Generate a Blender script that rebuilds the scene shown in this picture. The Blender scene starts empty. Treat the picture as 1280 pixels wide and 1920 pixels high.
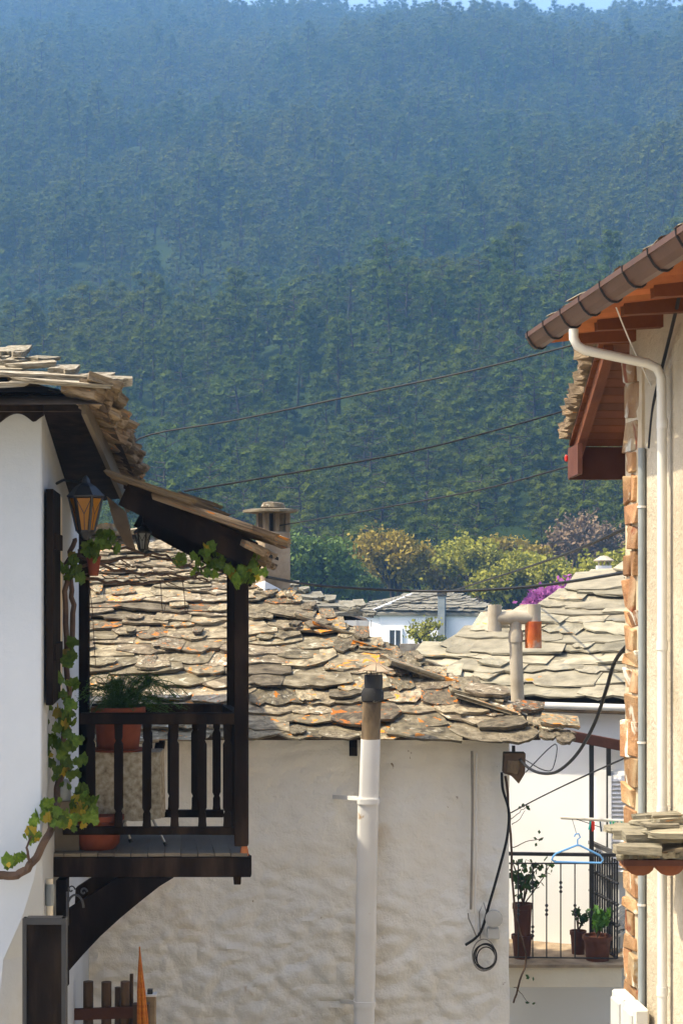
import bpy, math, random
from mathutils import Vector, Matrix, noise
R = math.radians
sc = bpy.context.scene
col = sc.collection
F, HX, HY, E = 3400.0, 640.0, 1090.0, 6.0      # focal length in photo pixels, vanishing column, horizon row, eye height

# ------------------------------------------------------------------ camera, sky, sun, exposure
cam = bpy.data.cameras.new('camera'); camo = bpy.data.objects.new('camera', cam); col.objects.link(camo)
camo.location = (0, 0, E); camo.rotation_euler = (R(90), 0, 0)
cam.sensor_fit = 'VERTICAL'; cam.sensor_height = 36; cam.lens = 36 * F / 1920
cam.shift_y = (HY - 960) / 1920; cam.clip_start = .1; cam.clip_end = 6000
sc.camera = camo
SUN_EL, SUN_AZ = 54, -98          # azimuth clockwise from +Y: from the left, slightly behind the facades
world = bpy.data.worlds.new('World'); sc.world = world; world.use_nodes = True
wn = world.node_tree
sky = wn.nodes.new('ShaderNodeTexSky'); sky.sky_type = 'NISHITA'; sky.sun_disc = False
sky.sun_elevation = R(SUN_EL); sky.sun_rotation = R(SUN_AZ); sky.air_density = 1.0; sky.dust_density = 4.0; sky.ozone_density = 2.0
bg = wn.nodes['Background']; bg.inputs[1].default_value = .15
wn.links.new(sky.outputs[0], bg.inputs[0])
tosun = Vector((math.sin(R(SUN_AZ)) * math.cos(R(SUN_EL)), math.cos(R(SUN_AZ)) * math.cos(R(SUN_EL)), math.sin(R(SUN_EL))))
sl = bpy.data.lights.new('sun', 'SUN'); sl.energy = 3.6; sl.angle = R(.53); sl.color = (1, .90, .70)
so = bpy.data.objects.new('sun', sl); col.objects.link(so); so.location = (-30, 0, 60)
so.rotation_euler = (-tosun).to_track_quat('-Z', 'Y').to_euler()
vs = sc.view_settings; vs.view_transform = 'Standard'; vs.look = 'None'; vs.exposure = 1.28; vs.gamma = 1
cy = sc.cycles; cy.use_denoising = True; cy.max_bounces = 6; cy.diffuse_bounces = 4; cy.volume_bounces = 2; cy.transparent_max_bounces = 8
cy.use_adaptive_sampling = True; cy.adaptive_threshold = .02

# ------------------------------------------------------------------ helpers
rng = random.Random(11)
def P(px, py, Y): return Vector(((px - HX) / F * Y, Y, E + (HY - py) / F * Y))
def ray(px, py, pt, n):                                   # photo pixel -> point on a plane
    d = Vector(((px - HX) / F, 1, (HY - py) / F)); c = Vector((0, 0, E))
    return c + d * ((pt - c).dot(n) / d.dot(n))
WLOC = {}
def link(o, parent=None, wloc=None):
    col.objects.link(o)
    wloc = Vector(wloc if wloc is not None else (0, 0, 0))
    WLOC[o.name] = wloc
    if parent is not None:
        o.parent = parent; o.location = wloc - WLOC[parent.name]
    else: o.location = wloc
    return o
def tag(o, label, cat, group=None, kind=None):
    o['label'] = label
    if cat: o['category'] = cat
    if group: o['group'] = group
    if kind: o['kind'] = kind
    return o
def thing(name, loc, label, cat, group=None):
    return tag(link(bpy.data.objects.new(name, None), None, loc), label, cat, group)
def obj(name, mesh, wloc, parent):
    return link(bpy.data.objects.new(name, mesh), parent, wloc)

class MB:
    def __init__(s): s.v = []; s.f = []; s.sm = False
    def add(s, vs_, fs):
        b = len(s.v); s.v += [Vector(v) for v in vs_]; s.f += [tuple(b + i for i in f) for f in fs]; return s
    def obox(s, c, a, b, d):                             # centre and three half-axes
        c, a, b, d = Vector(c), Vector(a), Vector(b), Vector(d)
        vv = [c + a * i + b * j + d * k for k in (-1, 1) for j in (-1, 1) for i in (-1, 1)]
        return s.add(vv, [(0, 2, 3, 1), (4, 5, 7, 6), (0, 1, 5, 4), (2, 6, 7, 3), (0, 4, 6, 2), (1, 3, 7, 5)])
    def box(s, x0, x1, y0, y1, z0, z1):
        return s.obox(((x0 + x1) / 2, (y0 + y1) / 2, (z0 + z1) / 2), ((x1 - x0) / 2, 0, 0), (0, (y1 - y0) / 2, 0), (0, 0, (z1 - z0) / 2))
    def bar(s, p, q, w, h, up=(0, 0, 1)):                # a beam from p to q
        p, q = Vector(p), Vector(q); d = q - p; a = d.cross(Vector(up)); a = (a if a.length > 1e-6 * d.length + 1e-9 and abs(d.normalized().dot(Vector(up))) < .999 else d.cross(Vector((0, 1, 0)))).normalized(); b = a.cross(d).normalized()
        return s.obox((p + q) / 2, d / 2, a * w / 2, b * h / 2)
    def tube(s, pts, r, n=8, cap=True):
        pts = [Vector(p) for p in pts]; m = len(pts)
        rr = r if isinstance(r, (list, tuple)) else [r] * m
        b = len(s.v); prev = None
        for i, p in enumerate(pts):
            d = (pts[min(i + 1, m - 1)] - pts[max(i - 1, 0)])
            if d.length < 1e-9: d = Vector((0, 0, 1))
            d.normalize()
            if prev is None:
                a = d.cross(Vector((0, 0, 1)) if abs(d.z) < .9 else Vector((0, 1, 0))).normalized()
            else: a = (prev - d * prev.dot(d)).normalized()
            prev = a; c = d.cross(a)
            for k in range(n):
                t = 2 * math.pi * k / n
                s.v.append(p + (a * math.cos(t) + c * math.sin(t)) * rr[i])
        for i in range(m - 1):
            for k in range(n):
                s.f.append((b + i * n + k, b + i * n + (k + 1) % n, b + (i + 1) * n + (k + 1) % n, b + (i + 1) * n + k))
        if cap:
            s.f.append(tuple(b + k for k in reversed(range(n)))); s.f.append(tuple(b + (m - 1) * n + k for k in range(n)))
        return s
    def lathe(s, c, prof, n=20, sx=1, ax=None):          # prof: (radius, z)
        c = Vector(c); b = len(s.v); m = len(prof)
        for r, z in prof:
            for k in range(n):
                t = 2 * math.pi * k / n; s.v.append(c + Vector((math.cos(t) * r * sx, math.sin(t) * r, z)))
        for i in range(m - 1):
            for k in range(n):
                s.f.append((b + i * n + k, b + i * n + (k + 1) % n, b + (i + 1) * n + (k + 1) % n, b + (i + 1) * n + k))
        s.f.append(tuple(b + k for k in reversed(range(n)))); s.f.append(tuple(b + (m - 1) * n + k for k in range(n)))
        return s
    def prism(s, poly, dvec):                            # closed polygon pushed along dvec
        n = len(poly); d = Vector(dvec); vv = [Vector(p) for p in poly] + [Vector(p) + d for p in poly]
        return s.add(vv, [tuple(range(n)), tuple(reversed(range(n, 2 * n)))] + [(i, n + i, n + (i + 1) % n, (i + 1) % n) for i in range(n)])
    def build(s, name, mat, parent=None, smooth=False, bevel=0, kind=None, origin=None):
        lo = Vector([min(v[i] for v in s.v) for i in range(3)]); hi = Vector([max(v[i] for v in s.v) for i in range(3)])
        o0 = Vector(origin) if origin is not None else Vector(((lo.x + hi.x) / 2, (lo.y + hi.y) / 2, lo.z))
        me = bpy.data.meshes.new(name); me.from_pydata([v - o0 for v in s.v], [], s.f); me.update()
        import bmesh
        bm = bmesh.new(); bm.from_mesh(me); bmesh.ops.recalc_face_normals(bm, faces=bm.faces)
        if bevel: bmesh.ops.bevel(bm, geom=list(bm.edges), offset=bevel, segments=1, affect='EDGES', clamp_overlap=True)
        bm.to_mesh(me); bm.free()
        if smooth:
            for p in me.polygons: p.use_smooth = True
            try: me.set_sharp_from_angle(angle=R(40))
            except Exception: pass
        me.materials.append(mat)
        o = obj(name, me, o0, parent)
        if kind: o['kind'] = kind
        return o

# ------------------------------------------------------------------ materials
def M(name, cols, scale=4, rough=.85, bump=.3, bscale=30, rnd=0., spots=(), metal=0, stretch=(1, 1, 1), transl=0, detail=6, offs=False, spec=.3, bdist=.02, wn=None):
    m = bpy.data.materials.new(name); m.use_nodes = True; nt = m.node_tree; N = nt.nodes; L = nt.links
    bs = N['Principled BSDF']; bs.inputs['Roughness'].default_value = rough; bs.inputs['Metallic'].default_value = metal
    bs.inputs['Specular IOR Level'].default_value = spec
    tc = N.new('ShaderNodeTexCoord'); mp = N.new('ShaderNodeMapping'); mp.inputs['Scale'].default_value = stretch
    L.new(tc.outputs['Object'], mp.inputs['Vector'])
    oi = N.new('ShaderNodeObjectInfo')
    if offs:
        ml = N.new('ShaderNodeMath'); ml.operation = 'MULTIPLY'; ml.inputs[1].default_value = 91.7
        L.new(oi.outputs['Random'], ml.inputs[0]); L.new(ml.outputs[0], mp.inputs['Location'])
    def nz(sc_, det=6, dist=0, w=.55):
        n = N.new('ShaderNodeTexNoise'); n.inputs['Scale'].default_value = sc_; n.inputs['Detail'].default_value = det
        n.inputs['Roughness'].default_value = w; n.inputs['Distortion'].default_value = dist
        L.new(mp.outputs[0], n.inputs['Vector']); return n
    n1 = nz(scale, detail)
    cr = N.new('ShaderNodeValToRGB'); el = cr.color_ramp.elements
    while len(el) < len(cols): el.new(.5)
    for i, c in enumerate(cols):
        el[i].position = .3 + .4 * i / max(1, len(cols) - 1); el[i].color = (*c, 1)
    L.new(n1.outputs[0], cr.inputs[0]); out = cr.outputs[0]
    for sp in spots:                                      # (colour, noise scale, threshold, softness)
        n2 = nz(sp[1], 5, .6); r2 = N.new('ShaderNodeValToRGB'); e2 = r2.color_ramp.elements
        e2[0].position = sp[2]; e2[0].color = (0, 0, 0, 1); e2[1].position = sp[2] + sp[3]; e2[1].color = (1, 1, 1, 1)
        src = n2.outputs[0]
        if offs:                                          # let some pieces carry more of it than others
            f = N.new('ShaderNodeMath'); f.operation = 'MULTIPLY'; f.inputs[1].default_value = 7.31 + sp[1]
            f2 = N.new('ShaderNodeMath'); f2.operation = 'FRACT'; L.new(oi.outputs['Random'], f.inputs[0]); L.new(f.outputs[0], f2.inputs[0])
            f3 = N.new('ShaderNodeMath'); f3.operation = 'MULTIPLY_ADD'; f3.inputs[1].default_value = .16; f3.inputs[2].default_value = -.08
            L.new(f2.outputs[0], f3.inputs[0]); ad = N.new('ShaderNodeMath'); L.new(src, ad.inputs[0]); L.new(f3.outputs[0], ad.inputs[1]); src = ad.outputs[0]
        L.new(src, r2.inputs[0]); mx = N.new('ShaderNodeMix'); mx.data_type = 'RGBA'
        L.new(r2.outputs[0], mx.inputs[0]); L.new(out, mx.inputs[6]); mx.inputs[7].default_value = (*sp[0], 1); out = mx.outputs[2]
    if rnd:
        hs = N.new('ShaderNodeHueSaturation'); mr = N.new('ShaderNodeMapRange')
        mr.inputs[3].default_value = 1 - rnd; mr.inputs[4].default_value = 1 + rnd
        L.new(oi.outputs['Random'], mr.inputs[0]); L.new(mr.outputs[0], hs.inputs['Value'])
        w3 = N.new('ShaderNodeMath'); w3.operation = 'MULTIPLY'; w3.inputs[1].default_value = 13.7
        w4 = N.new('ShaderNodeMath'); w4.operation = 'FRACT'; L.new(oi.outputs['Random'], w3.inputs[0]); L.new(w3.outputs[0], w4.inputs[0])
        m5 = N.new('ShaderNodeMapRange'); m5.inputs[3].default_value = .5 - .003 * rnd / .3; m5.inputs[4].default_value = .5 + .005 * rnd / .3
        L.new(w4.outputs[0], m5.inputs[0]); L.new(m5.outputs[0], hs.inputs['Hue'])
        L.new(out, hs.inputs['Color']); out = hs.outputs[0]
    if wn:                                                # slow change from place to place
        ge = N.new('ShaderNodeNewGeometry'); n7 = N.new('ShaderNodeTexNoise'); n7.inputs['Scale'].default_value = wn[0]; n7.inputs['Detail'].default_value = 3
        L.new(ge.outputs['Position'], n7.inputs['Vector']); m7 = N.new('ShaderNodeMapRange'); m7.inputs[1].default_value = .35; m7.inputs[2].default_value = .65
        L.new(n7.outputs[0], m7.inputs[0]); x7 = N.new('ShaderNodeMix'); x7.data_type = 'RGBA'; x7.inputs[7].default_value = (*wn[1], 1); x7.blend_type = 'MIX'
        m8 = N.new('ShaderNodeMath'); m8.operation = 'MULTIPLY'; m8.inputs[1].default_value = wn[2]; L.new(m7.outputs[0], m8.inputs[0]); L.new(m8.outputs[0], x7.inputs[0]); L.new(out, x7.inputs[6]); out = x7.outputs[2]
    L.new(out, bs.inputs['Base Color'])
    if bump:
        nb = nz(bscale, 8, 0, .65); bp = N.new('ShaderNodeBump'); bp.inputs['Strength'].default_value = bump; bp.inputs['Distance'].default_value = bdist
        L.new(nb.outputs[0], bp.inputs['Height']); L.new(bp.outputs[0], bs.inputs['Normal'])
    if transl:
        tr = N.new('ShaderNodeBsdfTranslucent'); L.new(out, tr.inputs[0]); ms = N.new('ShaderNodeMixShader'); ms.inputs[0].default_value = transl
        L.new(bs.outputs[0], ms.inputs[1]); L.new(tr.outputs[0], ms.inputs[2]); L.new(ms.outputs[0], N['Material Output'].inputs[0])
    return m
LICH = (.62, .20, .02); MOSS = (.10, .085, .05)
m_slate = M('slate_warm', [(.065, .05, .03), (.22, .175, .108), (.38, .315, .21)], 4.5, .9, .55, 22, .46, [((.11, .085, .055), 4.5, .55, .10), ((.52, .46, .34), 6, .63, .08), (LICH, 5.0, .65, .03)], offs=True, bdist=.04)
m_slate_pale = M('slate_pale', [(.16, .14, .095), (.27, .235, .16), (.36, .315, .22)], 3, .85, .5, 16, .26, [((.20, .19, .15), 3.0, .63, .1), (LICH, 2.4, .70, .03)], offs=True, bdist=.03)
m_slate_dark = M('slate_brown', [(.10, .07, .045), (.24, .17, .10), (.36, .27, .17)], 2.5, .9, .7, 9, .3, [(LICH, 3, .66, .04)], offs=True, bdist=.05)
m_slate_lit = M('slate_sunlit', [(.24, .19, .12), (.42, .35, .24), (.55, .48, .35)], 3.5, .9, .9, 14, .25, [((.18, .14, .09), 4, .58, .1), ((.62, .56, .43), 6, .62, .08)], offs=True, bdist=.05)  # lighter slate copy, sunlight on the left roof's front slope put into its colour
m_slate_far = M('slate_far', [(.10, .09, .065), (.20, .18, .135), (.28, .255, .195)], 1.2, .9, .4, 8, .2)
m_under = M('roof_underlay', [(.05, .035, .022), (.10, .07, .045)], 6, .95, .3, 20)
m_white = M('limewash', [(.78, .71, .58), (.87, .82, .72), (.90, .87, .80)], .8, .92, .6, 24, 0, [((.68, .56, .40), 1.1, .62, .16), ((.55, .43, .29), 2.6, .68, .08), ((.36, .27, .18), 9, .71, .04)], bdist=.035, detail=9)
m_white_l = M('shade_tinted_wall', [(.43, .45, .465), (.50, .52, .54)], .9, .9, .35, 9, 0, [((.44, .43, .40), 1.3, .60, .15), ((.38, .36, .33), 22, .74, .03)], bdist=.02, detail=9)  # white wall with the blue of skylit shade mixed into its colour
m_cream = M('cream_plaster', [(.70, .60, .44), (.78, .70, .54)], 1.5, .9, .3, 25, bdist=.01)
m_white_b = M('bright_wall', [(.82, .80, .76), (.87, .86, .83)], 1.2, .9, .2, 25, bdist=.008)
m_render = M('sand_render', [(.40, .33, .225), (.50, .425, .31), (.58, .51, .385)], 2, .95, .8, 30, 0, [((.38, .31, .21), 12, .66, .08), ((.44, .36, .24), 1.6, .62, .15)], bdist=.03, detail=10)
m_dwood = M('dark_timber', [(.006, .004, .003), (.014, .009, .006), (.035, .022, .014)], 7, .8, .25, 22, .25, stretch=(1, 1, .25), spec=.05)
m_plank = M('grey_plank', [(.10, .08, .055), (.19, .155, .11)], 4, .8, .3, 30, .3, stretch=(1, .15, 1))
m_rwood = M('red_timber', [(.11, .032, .009), (.19, .058, .017)], 4, .7, .3, 25, .25, stretch=(1, .2, 1))
m_rwood_d = M('dark_red_timber', [(.07, .022, .012), (.12, .04, .02)], 4, .7, .3, 25, .2)
m_tile = M('terracotta_tile', [(.30, .09, .03), (.45, .15, .05)], 6, .85, .4, 30, .25)
m_terra = M('terracotta_pot', [(.15, .032, .011), (.22, .052, .018)], 7, .8, .15, 40, .1)
m_gut = M('brown_gutter', [(.075, .036, .022), (.11, .056, .035)], 3, .4, .05, 30, spec=.5)
m_pvc = M('white_pipe', [(.58, .55, .47), (.66, .63, .56)], 3, .4, .05, 30, 0, [((.45, .36, .24), 5, .68, .1)], spec=.5)
m_flue = M('white_flue', [(.66, .63, .58), (.76, .74, .70)], 2, .45, .05, 30, 0, [((.42, .27, .13), 4, .69, .06)], spec=.5)
m_soot = M('sooty_pipe', [(.03, .022, .015), (.16, .11, .06), (.26, .19, .11)], 6, .8, .3, 30, stretch=(1, 1, .4))
m_collar = M('burnt_collar', [(.012, .011, .010), (.03, .026, .022)], 6, .7, .2, 30, 0, [((.45, .43, .38), 9, .62, .05)])
m_black = M('black_metal', [(.010, .010, .011), (.022, .02, .02)], 8, .5, .1, 40, spec=.5)
m_grey = M('grey_conduit', [(.20, .22, .22), (.28, .30, .29)], 3, .5, .05, 30, spec=.4)
m_cable = M('cable', [(.008, .008, .009), (.018, .017, .016)], 5, .6, 0, spec=.3)
m_cableg = M('grey_cable', [(.22, .20, .17), (.32, .29, .25)], 5, .6, 0)
m_asb = M('cement_pipe', [(.30, .25, .175), (.40, .34, .25), (.46, .40, .31)], 4, .9, .4, 30, 0, [((.55, .22, .04), 4, .66, .1)], bdist=.01)
m_rust = M('rusty_pipe', [(.42, .07, .02), (.55, .14, .03), (.48, .40, .30)], 6, .9, .4, 30)
m_stone = M('quoin_stone', [(.19, .08, .032), (.35, .19, .085), (.48, .36, .21)], 3, .9, .8, 12, .3, [((.66, .60, .48), 4, .60, .06), ((.26, .07, .025), 3, .64, .06)], offs=True, bdist=.04)
m_mortar = M('pale_mortar', [(.42, .33, .21), (.56, .46, .32)], 6, .95, .6, 25)
m_chim = M('chimney_render', [(.16, .115, .07), (.30, .22, .14), (.42, .33, .22)], 4, .95, .5, 20, 0, [((.08, .06, .045), 2.5, .60, .1)])
m_lime = M('lime_patch', [(.72, .70, .66), (.80, .78, .75)], 5, .9, .4, 20)
m_amber = M('amber_glass', [(.42, .17, .015), (.55, .24, .02)], 6, .25, .1, 20, transl=.45, spec=.5)
m_pglass = M('pale_glass', [(.35, .36, .34), (.45, .46, .44)], 6, .2, 0, transl=.4, spec=.5)
m_cloth = M('mottled_cloth', [(.20, .15, .09), (.40, .33, .22), (.55, .48, .36)], 26, .95, .3, 60, detail=9)
m_steel = M('steel', [(.35, .34, .32), (.45, .44, .42)], 6, .35, 0, metal=.8)
m_leaf = M('vine_leaf', [(.06, .12, .010), (.15, .215, .02)], 3, .55, .15, 20, .35, transl=.45, offs=True)
m_leafy = M('vine_leaf_yellow', [(.34, .30, .02), (.45, .28, .03)], 3, .55, .15, 20, .3, transl=.45, offs=True)
m_stem = M('vine_stem', [(.05, .03, .02), (.13, .08, .05)], 9, .9, .6, 30)
m_fern = M('fern', [(.035, .085, .012), (.07, .14, .02)], 6, .6, 0, transl=.35)
m_pleaf = M('potted_leaf', [(.02, .055, .012), (.045, .10, .02)], 6, .5, 0, .2, transl=.25)
m_pleafb = M('bright_potted_leaf', [(.05, .14, .015), (.10, .22, .03)], 6, .5, 0, .2, transl=.3)
m_pine = M('pine_needles', [(.026, .050, .007), (.052, .088, .010), (.090, .120, .014)], .5, .9, 0, .32, transl=.3, spec=.05, wn=(.018, (.15, .145, .018), .55))
m_pine_y = M('pine_needles_yellowish', [(.035, .062, .010), (.068, .10, .015), (.11, .135, .022)], .5, .9, 0, .3, transl=.3, spec=.05, wn=(.02, (.11, .10, .018), .4))
m_spring = M('spring_leaves', [(.20, .20, .02), (.36, .33, .03)], .6, .7, 0, .2, transl=.3)
m_ochre = M('ochre_leaves', [(.21, .16, .02), (.34, .25, .03)], .6, .7, 0, .15, transl=.3)
m_green = M('fresh_leaves', [(.07, .12, .018), (.13, .19, .03)], .6, .7, 0, .2, transl=.3)
m_judas = M('magenta_blossom', [(.24, .05, .20), (.36, .10, .30)], .8, .7, 0, .1, transl=.3)
m_bare = M('reddish_twigs', [(.15, .095, .05), (.22, .15, .085)], .8, .9, 0)
m_bark = M('bark', [(.025, .018, .011), (.05, .036, .023)], 3, .95, .4, 12)
m_soil = M('hillside_soil', [(.014, .026, .006), (.03, .046, .010)], .06, 1, 0, spec=.05)
m_ground = M('village_ground', [(.30, .26, .19), (.40, .36, .28)], .5, .95, .4, 6)
m_blue = M('blue_plastic', [(.10, .30, .62), (.14, .36, .68)], 5, .4, 0, spec=.5)
m_glass = M('dark_window', [(.02, .03, .035), (.04, .05, .06)], 3, .12, 0, spec=.6)
m_orange = M('orange_weave', [(.40, .09, .01), (.62, .22, .02)], 40, .7, .4, 60)
m_brownp = M('brown_picket', [(.06, .035, .02), (.15, .09, .05)], 5, .8, .4, 25, .3, stretch=(1, 1, .2))
m_greyb = M('grey_slats', [(.42, .41, .38), (.55, .54, .50)], 4, .6, .1, 30)
m_peg = [M('peg_' + n, [c, c], 4, .4, 0) for n, c in (('teal', (.02, .35, .33)), ('red', (.6, .03, .02)), ('green', (.05, .4, .12)), ('white', (.7, .7, .7)), ('dark', (.05, .07, .10)))]

# ------------------------------------------------------------------ slate roofs
def slate_mesh(seed, pointy=.5, mat=None, n=10):
    r = random.Random(seed); pts = []
    top = [(-.46 + r.uniform(-.05, .05), 1.0), (.46 + r.uniform(-.05, .05), 1.0)]
    k = n - 4; skew = r.uniform(-.25, .25)
    for i in range(k + 1):                               # rounded, broken lower edge from left to right
        t = -1 + 2 * i / k
        y = (abs(t - skew) ** r.uniform(1.6, 2.6)) * pointy * .42 + r.uniform(-.08, .08)
        pts.append((t * .52 + r.uniform(-.065, .065), max(-.09, y)))
    poly = [top[0]] + pts + [top[1]]
    m = len(poly); vv = []; ff = []
    for x, y in poly: vv.append((x, y, .92 + r.uniform(-.10, .12)))
    for x, y in poly: k2 = r.uniform(.93, 1.03); vv.append((x * k2, .5 + (y - .5) * k2, .45 + r.uniform(-.12, .12)))
    for x, y in poly: k2 = r.uniform(.90, 1.0); vv.append((x * k2, .5 + (y - .5) * k2, r.uniform(-.12, .1)))
    c = len(vv); vv.append((r.uniform(-.15, .15), .45 + r.uniform(-.1, .1), 1.0 + r.uniform(-.08, .14)))
    for i in range(m):
        j = (i + 1) % m
        ff += [(c, i, j), (i, m + i, m + j, j), (m + i, 2 * m + i, 2 * m + j, m + j)]
    ff.append(tuple(2 * m + i for i in reversed(range(m))))
    me = bpy.data.meshes.new('slate'); me.from_pydata(vv, [], ff); me.update()
    import bmesh
    bm = bmesh.new(); bm.from_mesh(me); bmesh.ops.recalc_face_normals(bm, faces=bm.faces); bm.to_mesh(me); bm.free()
    if mat: me.materials.append(mat)
    return me
def slabs(seed, mat, k=14, pointy=(.2, 1.1)):
    r = random.Random(seed); return [slate_mesh(seed * 100 + i, r.uniform(*pointy), mat) for i in range(k)]
S_warm = slabs(1, m_slate, 24, (.1, .75)); S_pale = slabs(2, m_slate_pale, 18, (.05, .45)); S_dark = slabs(3, m_slate_dark, 10); S_far = slabs(4, m_slate_far, 8); S_left = slabs(5, m_slate_lit, 10, (.1, .4))

def smat(pos, U, V, N, w, L, t, rot=0, tilt=0., roll=0.):
    u = (U * math.cos(rot) + V * math.sin(rot)); v = (V * math.cos(rot) - U * math.sin(rot))
    v = (v - N * tilt).normalized(); u = (u + N * roll).normalized(); n = u.cross(v).normalized()
    m = Matrix.Identity(4)
    for i in range(3): m[i][0] = u[i] * w; m[i][1] = v[i] * L; m[i][2] = n[i] * t; m[i][3] = pos[i]
    return m
def emit(parent, items, name='slate', limit=300, stuffmat=None):
    """items: (matrix, mesh); the largest ones as parts, the rest joined"""
    items.sort(key=lambda it: -it[2])
    for mx, me, _ in items[:limit]:
        o = bpy.data.objects.new(name, me); col.objects.link(o); o.parent = parent
        pl = WLOC[parent.name]; m2 = mx.copy(); m2.translation = mx.translation - pl; o.matrix_local = m2
    rest = items[limit:]
    if rest:
        b = MB()
        for mx, me, _ in rest: b.add([mx @ v.co for v in me.vertices], [tuple(p.vertices) for p in me.polygons])
        o = b.build(name + '_cover', rest[0][1].materials[0], parent); o['kind'] = 'stuff'
def lay(O, U, V, N, vmax, ur, protos, expo, wr, thick, r, Lr=(2.0, 2.6), jit=.07, extra=.1, clip=None, rot=7, grow=None):
    items = []; v = -.03
    while v < vmax:
        gs = grow(v) if grow else 1; e = expo * gs * r.uniform(.75, 1.25); u0, u1 = ur(v); u = u0 - r.uniform(0, .25)
        while u < u1:
            w = r.uniform(*wr) * gs; L = e * r.uniform(*Lr); t = thick * r.uniform(.65, 1.5)
            u1h = ur(v + .5 * L)[1] + .09
            if u + w > u1h: w = max(.14, u1h - u); L = min(L, e * 1.5)
            c = u + w / 2
            if c < u1 + .05:
                tau = thick / e * r.uniform(.9, 1.25)
                pos = O + U * c + V * (v + r.uniform(-jit, jit)) + N * (tau * L + r.uniform(0, .012))
                if clip is None or clip(pos):
                    items.append((smat(pos, U, V, N, w * 1.16, L, t, R(r.uniform(-rot, rot)), tau, r.uniform(-.04, .04)), r.choice(protos), w * e / pos.y ** 2))
                    if r.random() < extra:
                        w2 = w * r.uniform(.3, .6); p2 = pos + U * r.uniform(-.3, .3) * w + N * (t * 1.0 + .005) + V * r.uniform(.02, .1)
                        items.append((smat(p2, U, V, N, w2, L * r.uniform(.3, .6), t * r.uniform(.5, .9), R(r.uniform(-25, 25)), tau * 1.2), r.choice(protos), w2 * e * .5 / pos.y ** 2))
            u += w
        v += e
    return items
def caps(pts, protos, wr, L, thick, r, up=Vector((0, 0, 1)), lift=.06):      # slabs along a hip or ridge, low end first
    items = []
    for a, b in zip(pts[:-1], pts[1:]):
        d = b - a; n = max(1, int(d.length / (L * .62))); V = d.normalized(); U = V.cross(up).normalized(); N = U.cross(V)
        for i in range(n):
            p = a + d * (i / n) + N * (lift + r.uniform(0, .03)) + U * r.uniform(-.05, .05)
            w = r.uniform(*wr)
            items.append((smat(p, U, V, N, w, L * r.uniform(.8, 1.3), thick * r.uniform(.8, 1.4), R(r.uniform(-16, 16)), .10, r.uniform(-.12, .12)), r.choice(protos), w * L / p.y ** 2))
    return items
def plane_caps(a, b, U, V, N, protos, wr, L, thick, r, roll=-.12, lift=.09, rr=18):
    items = []; d = b - a; n = int(d.length / (wr[0] * .95))
    for i in range(n):
        w = r.uniform(*wr); p = a + d * ((i + r.uniform(0, .5)) / n) + N * (lift + r.uniform(0, .025)) - V * L * .45
        items.append((smat(p, U, V, N, w, L * r.uniform(.75, 1.2), thick * r.uniform(.7, 1.3), R(r.uniform(-rr, rr)), .07, roll * r.uniform(.5, 1.5)), r.choice(protos), w * L / p.y ** 2))
    return items

# ------------------------------------------------------------------ ground and mountain
def interp(pts, t):
    if t <= pts[0][0]: return pts[0][1]
    for (a, b), (c, d) in zip(pts[:-1], pts[1:]):
        if t <= c:
            s = (t - a) / (c - a); return b + (d - b) * s
    return pts[-1][1]
RIDGE = [(-.30, -40), (-.188, -50), (-.10, 4), (-.056, 34), (-.02, 18), (.03, 26), (.073, 50), (.10, 30), (.145, 38), (.19, 20), (.3, 0)]
RD = 860.0
def height(x, Y):
    if Y < 25: return 0.0
    a = max(-.32, min(.32, x / Y))
    crest = E + (HY - 28 - interp(RIDGE, a)) / F * RD
    k = 1 + .9 * a     # the nearer spur climbs to the right
    pts = [(25, 0), (90, 1.2), (135, 3), (165, 3 + 8 * k), (205, 3 + 22 * k), (240, 3 + 35 * k), (265, 3 + 41 * k), (310, 3 + 54 * k), (400, 92), (560, 160), (RD, crest), (RD + 50, crest - 4), (1000, crest - 120), (2600, 0)]
    z = interp(pts, Y)
    if Y > 130:
        w = min(1, (Y - 130) / 90) * (1 if Y < 760 else max(0, 1 - (Y - 760) / 80))
        z += w * (noise.noise(Vector((x * .012, Y * .012, 3.1))) * 15 + noise.noise(Vector((x * .04, Y * .04, 7.7))) * 4)
    return z
mb = MB()
ys = [-40, -10, 10, 25, 40, 60, 75, 90, 105, 120] + list(range(135, 920, 9)) + [930, 960, 1000, 1100, 1300, 1600, 2000, 2600]
xs = [-1600, -1000, -600, -400] + list(range(-330, 331, 11)) + [400, 600, 1000, 1600]
for Y in ys:
    for x in xs: mb.v.append(Vector((x, Y, height(x, Y))))
nx = len(xs)
for j in range(len(ys) - 1):
    for i in range(nx - 1): mb.f.append((j * nx + i, j * nx + i + 1, (j + 1) * nx + i + 1, (j + 1) * nx + i))
gr = mb.build('ground', m_ground, kind='structure', smooth=True, origin=(0, 0, 0))
gr.data.materials.append(m_soil)
for p in gr.data.polygons:
    if p.center.y > 60: p.material_index = 1

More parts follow.
